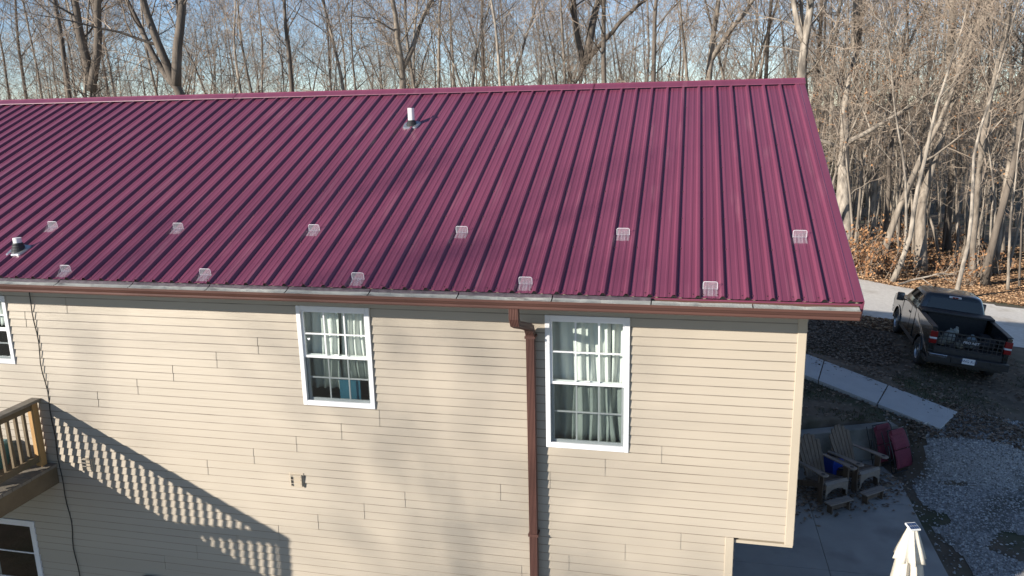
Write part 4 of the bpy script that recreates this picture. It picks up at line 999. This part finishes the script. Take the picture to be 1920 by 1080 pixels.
# --- hero trees, each grown by itself
heroes = [
 ('forked_tree', 152, 38, [((0, 0, 0), (0.02, 0, 1), 8.0, 0.30, 0.8), (0.90, (-0.12, 0.1, 1), 10.5, 0.20, 0.15), (0.86, (0.42, 0.1, 1), 11, 0.19, 0.2)], m_barkd, 'dark forked tree with two steep stems above the left of the roof', 21),
 ('forked_tree', 372, 34, [((0, 0, 0), (-0.03, 0, 1), 17, 0.27, 0.5), (0.41, (0.22, -0.1, 1), 10, 0.20, 0.2), (0.40, (-0.75, 0.1, 0.75), 8.5, 0.14, 0.15)], m_barkd, 'thick dark twin-stemmed tree with a limb leaning far left', 22),
 ('oak_tree', 742, 40, [((0, 0, 0), (0, 0, 1), 16, 0.26, 0.45), (0.49, (0.6, 0.1, 0.8), 8, 0.13, 0.2)], m_bark, 'grey tree with spreading crown above the roof vent pipe', 23),
 ('forked_tree', 1005, 42, [((0, 0, 0), (0, 0, 1), 9.4, 0.30, 0.75), (0.91, (-0.35, 0, 1), 9, 0.19, 0.2), (0.93, (0.08, 0.1, 1), 10, 0.21, 0.25), (0.95, (0.8, 0, 0.65), 8, 0.13, 0.2)], m_barkd, 'dark tree forking three ways above the middle of the ridge', 24),
 ('tall_tree', 1330, 38, [((0, 0, 0), (-0.02, 0, 1), 19, 0.24, 0.42), (0.45, (0.4, 0, 0.9), 9, 0.12, 0.2)], m_bark, 'straight grey tree behind the right part of the ridge', 25),
 ('tall_tree', 1478, 36, [((0, 0, 0), (0.0, 0, 1), 18, 0.30, 0.5), (0.5, (-0.4, 0, 0.9), 8, 0.13, 0.2)], m_barkl, 'pale thick trunk rising behind the right end of the ridge', 26),
 ('pale_tree', 1598, 36, [((0, 0, 0), (0.02, 0, 1), 10.5, 0.36, 0.7), (0.93, (-0.22, 0, 1), 9, 0.23, 0.2), (0.50, (1, -0.2, 0.55), 6.0, 0.11, 0.15), (0.48, (-0.9, -0.2, 0.35), 4.5, 0.09, 0.15)], m_barkl, 'largest pale-barked tree with a crooked side limb right of the roof', 27),
 ('forked_tree', 1745, 37, [((0, 0, 0), (-0.05, 0, 1), 8.8, 0.27, 0.7), (0.93, (-0.45, 0, 0.9), 8, 0.19, 0.2), (0.93, (0.30, 0, 0.95), 9, 0.23, 0.2)], m_bark, 'grey tree forking high up above the parked truck', 28),
 ('leaning_tree', 1693, 33.5, [((0, 0, 0), (0.40, 0.1, 1), 14, 0.10, 0.45)], m_barkl, 'slender pale tree leaning strongly right at the wood edge', 29),
 ('leaning_tree', 1818, 32, [((0, 0, 0), (0.22, 0.1, 1), 15, 0.075, 0.5)], m_barkl, 'slim pale tree leaning right behind the truck cab', 30),
]
for nm, px, dep, stems, bk, lab, sd in heroes:
    nl = 9 if len(stems) > 1 else 15
    me = mesh_tree(nm, gen_tree(sd, 18, 0.3, stems, limbs=nl+2, subs=8, twigs=8, wob=0.075), bk)
    place_tree(nm, me, spot(px, dep), 0, 1, lab, 'tree')

# --- woodland trees: prototypes shared by many individuals
protos = []
for i in range(7):
    rg_ = random.Random(100+i); H = rg_.uniform(15, 20)
    lv = 0.22 if i == 6 else (0.08 if i == 2 else 0)
    protos.append(mesh_tree('woodland_tree', gen_tree(200+i, H, rg_.uniform(0.085, 0.16), None, rg_.uniform(0.22, 0.4), 16, 7, 7, lv, 0.07, (rg_.uniform(-.1, .1), rg_.uniform(-.1, .1)), nside=7), [m_bark, m_barkd, m_barkl, m_bark, m_barkd, m_barkl, m_bark][i]))
sap = []
for i in range(6):
    rg_ = random.Random(300+i); H = rg_.uniform(7.5, 12.5)
    sap.append(mesh_tree('sapling', gen_tree(400+i, H, rg_.uniform(0.04, 0.075), None, 0.3, 10, 4, 5, 0.12 if i in (1, 4) else 0.01, 0.05, (rg_.uniform(-.10, .10), rg_.uniform(-.06, .06)), 0.8, nside=6), [m_barkl, m_bark, m_barkl, m_bark, m_barkl, m_barkd][i]))
rng = random.Random(77); used = [spot(h[1], h[2]) for h in heroes]
def free(p, dmin):
    return all((p.x-q.x)**2+(p.y-q.y)**2 > dmin*dmin for q in used)
def wood_edge(x): return 27.0-0.22*max(0, x-4)
def scatter(count, dlo, dhi, dmin, pw, pxlo=-60, pxhi=1980):
    out = []; tries = 0
    while len(out) < count and tries < 20000:
        tries += 1
        px = rng.uniform(pxlo, pxhi); dep = lerp(dlo, dhi, rng.random()**pw); p = spot(px, dep)
        if p.y < wood_edge(p.x) or not free(p, dmin): continue
        used.append(p); out.append((p, px))
    return out
for p, px in scatter(210, 34, 95, 1.4, 1.0):
    right = px > 1520
    place_tree('woodland_tree', protos[rng.randrange(7)], p, rng.uniform(0, 6.28), rng.uniform(0.8, 1.2),
      'bare tree among the dense woods right of the roof' if right else 'bare tree among the dense woods behind the roof ridge', 'tree', 'bare trees right of the roof' if right else 'bare trees behind the ridge')
for p, px in scatter(120, 33, 62, 0.8, 1.0, 1480, 1990)+scatter(90, 38, 70, 0.9, 1.0, -40, 1480):
    right = px > 1520
    place_tree('sapling', sap[rng.randrange(6)], p, rng.uniform(0, 6.28), rng.uniform(0.7, 1.25),
      'thin bare sapling in the undergrowth right of the roof' if right else 'thin bare sapling in the woods behind the ridge', 'sapling', 'saplings right of the roof' if right else 'saplings behind the ridge')

# --- far woods: one mass nobody could count
rng = random.Random(5); far_t, far_c = MB(), MB()
bases = []
for k in range(5):
    t_, c_, _ = gen_tree(600+k, 16, 0.17, None, 0.25, 9, 5, 3, 0, 0.07, nside=4)
    bases.append((np.array(t_.v), t_.f, np.array(c_.v), c_.f))
def merge(list_, name, m):
    vs, fs, o = [], [], 0
    for v, f in list_:
        vs.append(v); fs += [tuple(i+o for i in q) for q in f]; o += len(v)
    me = bpy.data.meshes.new(name); V = np.concatenate(vs); me.from_pydata(V.tolist(), [], fs); me.materials.append(m); me.update()
    ob = bpy.data.objects.new(name, me); COL.objects.link(ob); return ob
lt = []
for i in range(340):
    px = rng.uniform(-150, 2080); dep = rng.uniform(80, 190); p = spot(px, dep); b = bases[i % 5]
    a = rng.uniform(0, 6.28); s_ = rng.uniform(0.55, 0.9)*(1.2 if i % 6 == 0 else 1); c_, n_ = math.cos(a)*s_, math.sin(a)*s_
    Rm = np.array([[c_, -n_, 0], [n_, c_, 0], [0, 0, s_]]); off = np.array(p)+np.array([0, 0, rng.uniform(-1, 1.5)])
    lt.append((b[0] @ Rm.T+off, b[1])); lt.append((b[2] @ Rm.T*1.0+off, b[3]))
fo = merge(lt, 'far_woods', m_twig); stuff(fo); fo['label'] = 'distant mass of bare woodland behind the nearer trees'

# --- brush with dead leaves at the wood edge, small cedars
def bush(seed, n, rad, h, lv):
    rng = random.Random(seed); st, lf = MB(), MB()
    for i in range(n):
        a = rng.uniform(0, 6.28); d = Vector((math.cos(a)*rng.uniform(0.1, 0.9), math.sin(a)*rng.uniform(0.1, 0.9), 1))
        p = wander(rng, (rng.gauss(0, rad*0.3), rng.gauss(0, rad*0.3), 0), d, h*rng.uniform(0.5, 1.1), 5, 0.16, -0.02)
        st.tube(p, [0.012, 0.01, 0.008, 0.006, 0.005, 0.003], 4, cap=False)
        for _ in range(lv):
            q, d2 = at_path(p, rng.uniform(0.2, 1)); tp = wander(rng, q, side_dir(rng, d2, R(50)), rng.uniform(0.15, 0.4), 2, 0.2, 0)
            st.tube(tp, [0.004, 0.003, 0.002], 3, cap=False); leaf(lf, rng, tp[-1], rng.uniform(0.10, 0.19)); leaf(lf, rng, tp[1], rng.uniform(0.10, 0.17))
    return st.mesh('stems', m_twig), (lf.mesh('leaves', m_dead) if lf.v else None)
def place_bush(me, p, sc, rz, lab, name='bush', cat='bush', group=None):
    e = empty(name, p, rz, lab, cat, group); e.scale = (sc,)*3
    for n, q in zip(('stems', 'leaves'), me):
        if q is not None:
            o = bpy.data.objects.new(n, q); COL.objects.link(o); o.parent = e
place_bush(bush(1, 46, 1.5, 2.3, 9), spot(1637, 34.0), 1, 0, 'rust-brown leafy bush at the foot of the largest pale tree')
bp = [bush(10+i, 26, 1.0, 1.7, 2 if i else 5) for i in range(4)]
rng = random.Random(9); pts = []
for i in range(20):
    px = rng.uniform(1600, 1990); dep = rng.uniform(33, 46); p = spot(px, dep)
    if p.y > wood_edge(p.x)-0.3: place_bush(bp[i % 4], p, rng.uniform(0.6, 1.2), rng.uniform(0, 6.28), 'low tangle of bare brush on the leafy woodland floor', 'brush', 'brush', 'brush along the wood edge')
def cedar(seed, h):
    rng = random.Random(seed); tr, lf = MB(), MB()
    p = wander(rng, (0, 0, 0), (0, 0, 1), h, 8, 0.03, 0.02); tr.tube(p, [h*0.016*(1-i/9) + 0.004 for i in range(9)], 6)
    for i in range(1500):
        t = rng.random()**0.8; q, _ = at_path(p, 0.06+0.93*t); r_ = h*0.22*(1-t)**0.8+0.04; a = rng.uniform(0, 6.28); k = r_*math.sqrt(rng.random())
        leaf(lf, rng, q+Vector((math.cos(a)*k, math.sin(a)*k, rng.gauss(0, 0.08)-0.15*k)), rng.uniform(0.12, 0.26))
    return tr.mesh('trunk', m_barkd, True), lf.mesh('crown', m_cedar)
for i, (px, dep, h, lab) in enumerate([(1560, 52, 5.0, 'small cedar deep in the woods beside the roof end')]):
    me = cedar(50+i, h); e = empty('cedar_tree', spot(px, dep), i, lab, 'tree')
    for n, q in zip(('trunk', 'crown'), me):
        o = bpy.data.objects.new(n, q); COL.objects.link(o); o.parent = e
# fallen branch, pale, beside the bush
mb = MB(); p0 = spot(1700, 33); rng = random.Random(4)
w_ = wander(rng, p0+Vector((0, 0, 0.1)), (1, 0.2, 0.35), 2.6, 8, 0.2, 0.0); mb.tube(w_, [0.05*(1-i/10) for i in range(9)], 6)
for k in range(6):
    q, d = at_path(w_, 0.3+0.1*k); mb.tube(wander(rng, q, side_dir(rng, d, R(50)), 0.8, 4, 0.2, 0.05), [0.02, 0.015, 0.012, 0.008, 0.004], 5, cap=False)
tag(mb.build('fallen_branch', m_barkl, None), 'pale fallen branch lying on the leaves at the wood edge', 'branch')
# trees behind the camera whose soft shadows cross the wall
sh = [((-31.5, -24.5), 1.05, 1), ((-28.5, -24.0), 0.95, 5), ((-50, -33), 1.2, 0), ((-35.5, -25.5), 1.0, 3)]
for i, ((x, y), sc, k) in enumerate(sh):
    place_tree('yard_tree', protos[k], (x, y, ground_z(x, y)-0.1), i*1.3, sc, 'tall bare tree behind the camera whose soft shadow falls on the house', 'tree', 'trees casting shadows on the wall')

# ================================================================== LOOSE GROUND COVER
def litter(name, m, n, fn, size, lab, seed):
    rng = random.Random(seed); mb = MB(); k = 0
    while k < n:
        q = fn(rng)
        if q is None: continue
        x, y = q; z = ground_z(x, y)+0.012+rng.random()*0.03; s_ = size*rng.uniform(0.6, 1.5); a = rng.uniform(0, 6.28)
        b = Vector((math.cos(a), math.sin(a), rng.uniform(-0.25, 0.4)))*s_; c = Vector((-math.sin(a), math.cos(a), rng.uniform(-0.3, 0.3)))*s_*0.6
        p = Vector((x, y, z)); mb.add([p-b*0.5, p+c*0.5+Vector((0, 0, s_*0.15)), p+b*0.5, p-c*0.5+Vector((0, 0, s_*rng.uniform(0, 0.3)))], [(0, 1, 2), (0, 2, 3)]); k += 1
    o = mb.build(name, m, None); stuff(o); o['label'] = lab; return o
def f_wood(rng):
    px = rng.uniform(1560, 2000); dep = 30+18*rng.random()**1.6; p = spot(px, dep)
    e = wood_edge(p.x)-2.2+0.5*nz(p.x, p.y, 0.5, 4)
    return (p.x, p.y) if p.y > e else None
litter('woodland_leaves', m_litter, 36000, f_wood, 0.13, 'tan and rust fallen leaves covering the woodland edge', 1)
def f_yard(rng):
    x, y = rng.uniform(0.2, 7.5), rng.uniform(8.8, 18.2)
    d = math.hypot((x-2.9)/1.5, (y-15.3)/2.2); 
    if (Vector((x, y))-W0).dot(wn) < 0.05 and x < 2.9: return None
    den = 1.0 if d < 1 else 0.10+0.35*max(0, nz(x, y, 0.6, 3))
    if math.hypot(x-4.6, y-9.2) < 1.5: den = 0.8
    return (x, y) if rng.random() < den else None
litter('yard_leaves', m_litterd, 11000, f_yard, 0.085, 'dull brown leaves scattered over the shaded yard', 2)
def f_strip(rng):
    x, y = rng.uniform(3.2, 5.2), rng.uniform(17.0, 18.5); return (x, y)
litter('roadside_leaves', m_litter, 1200, f_strip, 0.11, 'orange leaves along the near edge of the gravel road', 3)
rng = random.Random(8); mb = MB()
for i in range(900):                                       # leaves caught round the chairs on the patio
    t = rng.random(); x, y = lerp(0.4, 2.75, t)+rng.gauss(0, 0.1), lerp(6.6, 7.75, t)+rng.gauss(0, 0.38)
    if y > 7.3+0.46*(x+0.9)-0.15 or x > 2.9: continue
    a = rng.uniform(0, 6.28); s_ = rng.uniform(0.05, 0.11); p = Vector((x, y, G+0.006+rng.random()*0.03))
    b = Vector((math.cos(a), math.sin(a), rng.uniform(-0.1, 0.3)))*s_; c = Vector((-math.sin(a), math.cos(a), rng.uniform(-0.1, 0.3)))*s_*0.6
    mb.add([p-b*0.5, p+c*0.5, p+b*0.5+Vector((0, 0, 0.01)), p-c*0.5], [(0, 1, 2), (0, 2, 3)])
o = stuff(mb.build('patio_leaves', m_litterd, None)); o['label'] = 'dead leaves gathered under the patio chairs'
# loose stones of the gravel yard
m_stone = mat('gravel_stone', (0.17, 0.165, 0.16), (0.50, 0.49, 0.48), 0.85, 5, island=1)
rng = random.Random(12); V = []; F = []
oct_v = np.array([(1, 0, 0), (-1, 0, 0), (0, 1, 0), (0, -1, 0), (0, 0, 1), (0, 0, -1)], float); oct_f = [(0, 2, 4), (2, 1, 4), (1, 3, 4), (3, 0, 4), (2, 0, 5), (1, 2, 5), (3, 1, 5), (0, 3, 5)]
k = 0
while k < 30000:
    x, y = rng.uniform(2.7, 8.2), rng.uniform(2.2, 10.8)
    if not grav_keep(x, y) and rng.random() > 0.13: continue
    if x < ex(y)+0.05 and y < 7.9: continue
    if x < 2.75 and y > 7.8: continue
    s_ = 0.011+0.018*rng.random()**2; a = rng.uniform(0, 3.14); c_, n_ = math.cos(a), math.sin(a)
    sc = np.array([s_*rng.uniform(0.8, 1.5), s_, s_*rng.uniform(0.5, 0.9)]); v = oct_v*sc*np.array([1, 1, 1])
    v = np.stack([v[:, 0]*c_-v[:, 1]*n_, v[:, 0]*n_+v[:, 1]*c_, v[:, 2]], 1)+np.array([x, y, ground_z(x, y)+0.012])
    V.append(v); F += [tuple(i+6*k for i in f) for f in oct_f]; k += 1
me = bpy.data.meshes.new('gravel_stones'); me.from_pydata(np.concatenate(V).tolist(), [], F); me.materials.append(m_stone); me.update()
o = bpy.data.objects.new('gravel_stones', me); COL.objects.link(o); stuff(o); o['label'] = 'loose grey gravel stones beside the patio'
# grass tufts on the shaded bank
m_grass = mat('dull_grass', (0.035, 0.045, 0.018), (0.09, 0.095, 0.045), 0.9, 3, island=1)
rng = random.Random(15); mb = MB(); k = 0
while k < 9000:
    x, y = rng.uniform(-0.5, 8), rng.uniform(8.0, 14.5)
    if (Vector((x, y))-W0).dot(wn) < 0.05 and x < 2.95: continue
    if nz(x, y, 0.55, 2)+0.3*nz(x, y, 1.9, 5) < 0.02: continue
    z = ground_z(x, y); a = rng.uniform(0, 6.28); h = rng.uniform(0.03, 0.08); p = Vector((x, y, z)); t = Vector((math.cos(a), math.sin(a), 0))*0.008
    mb.add([p-t, p+t, p+Vector((rng.gauss(0, 0.03), rng.gauss(0, 0.03), h))], [(0, 1, 2)]); k += 1
o = stuff(mb.build('bank_grass', m_grass, None)); o['label'] = 'thin dull grass on the bank above the retaining wall'
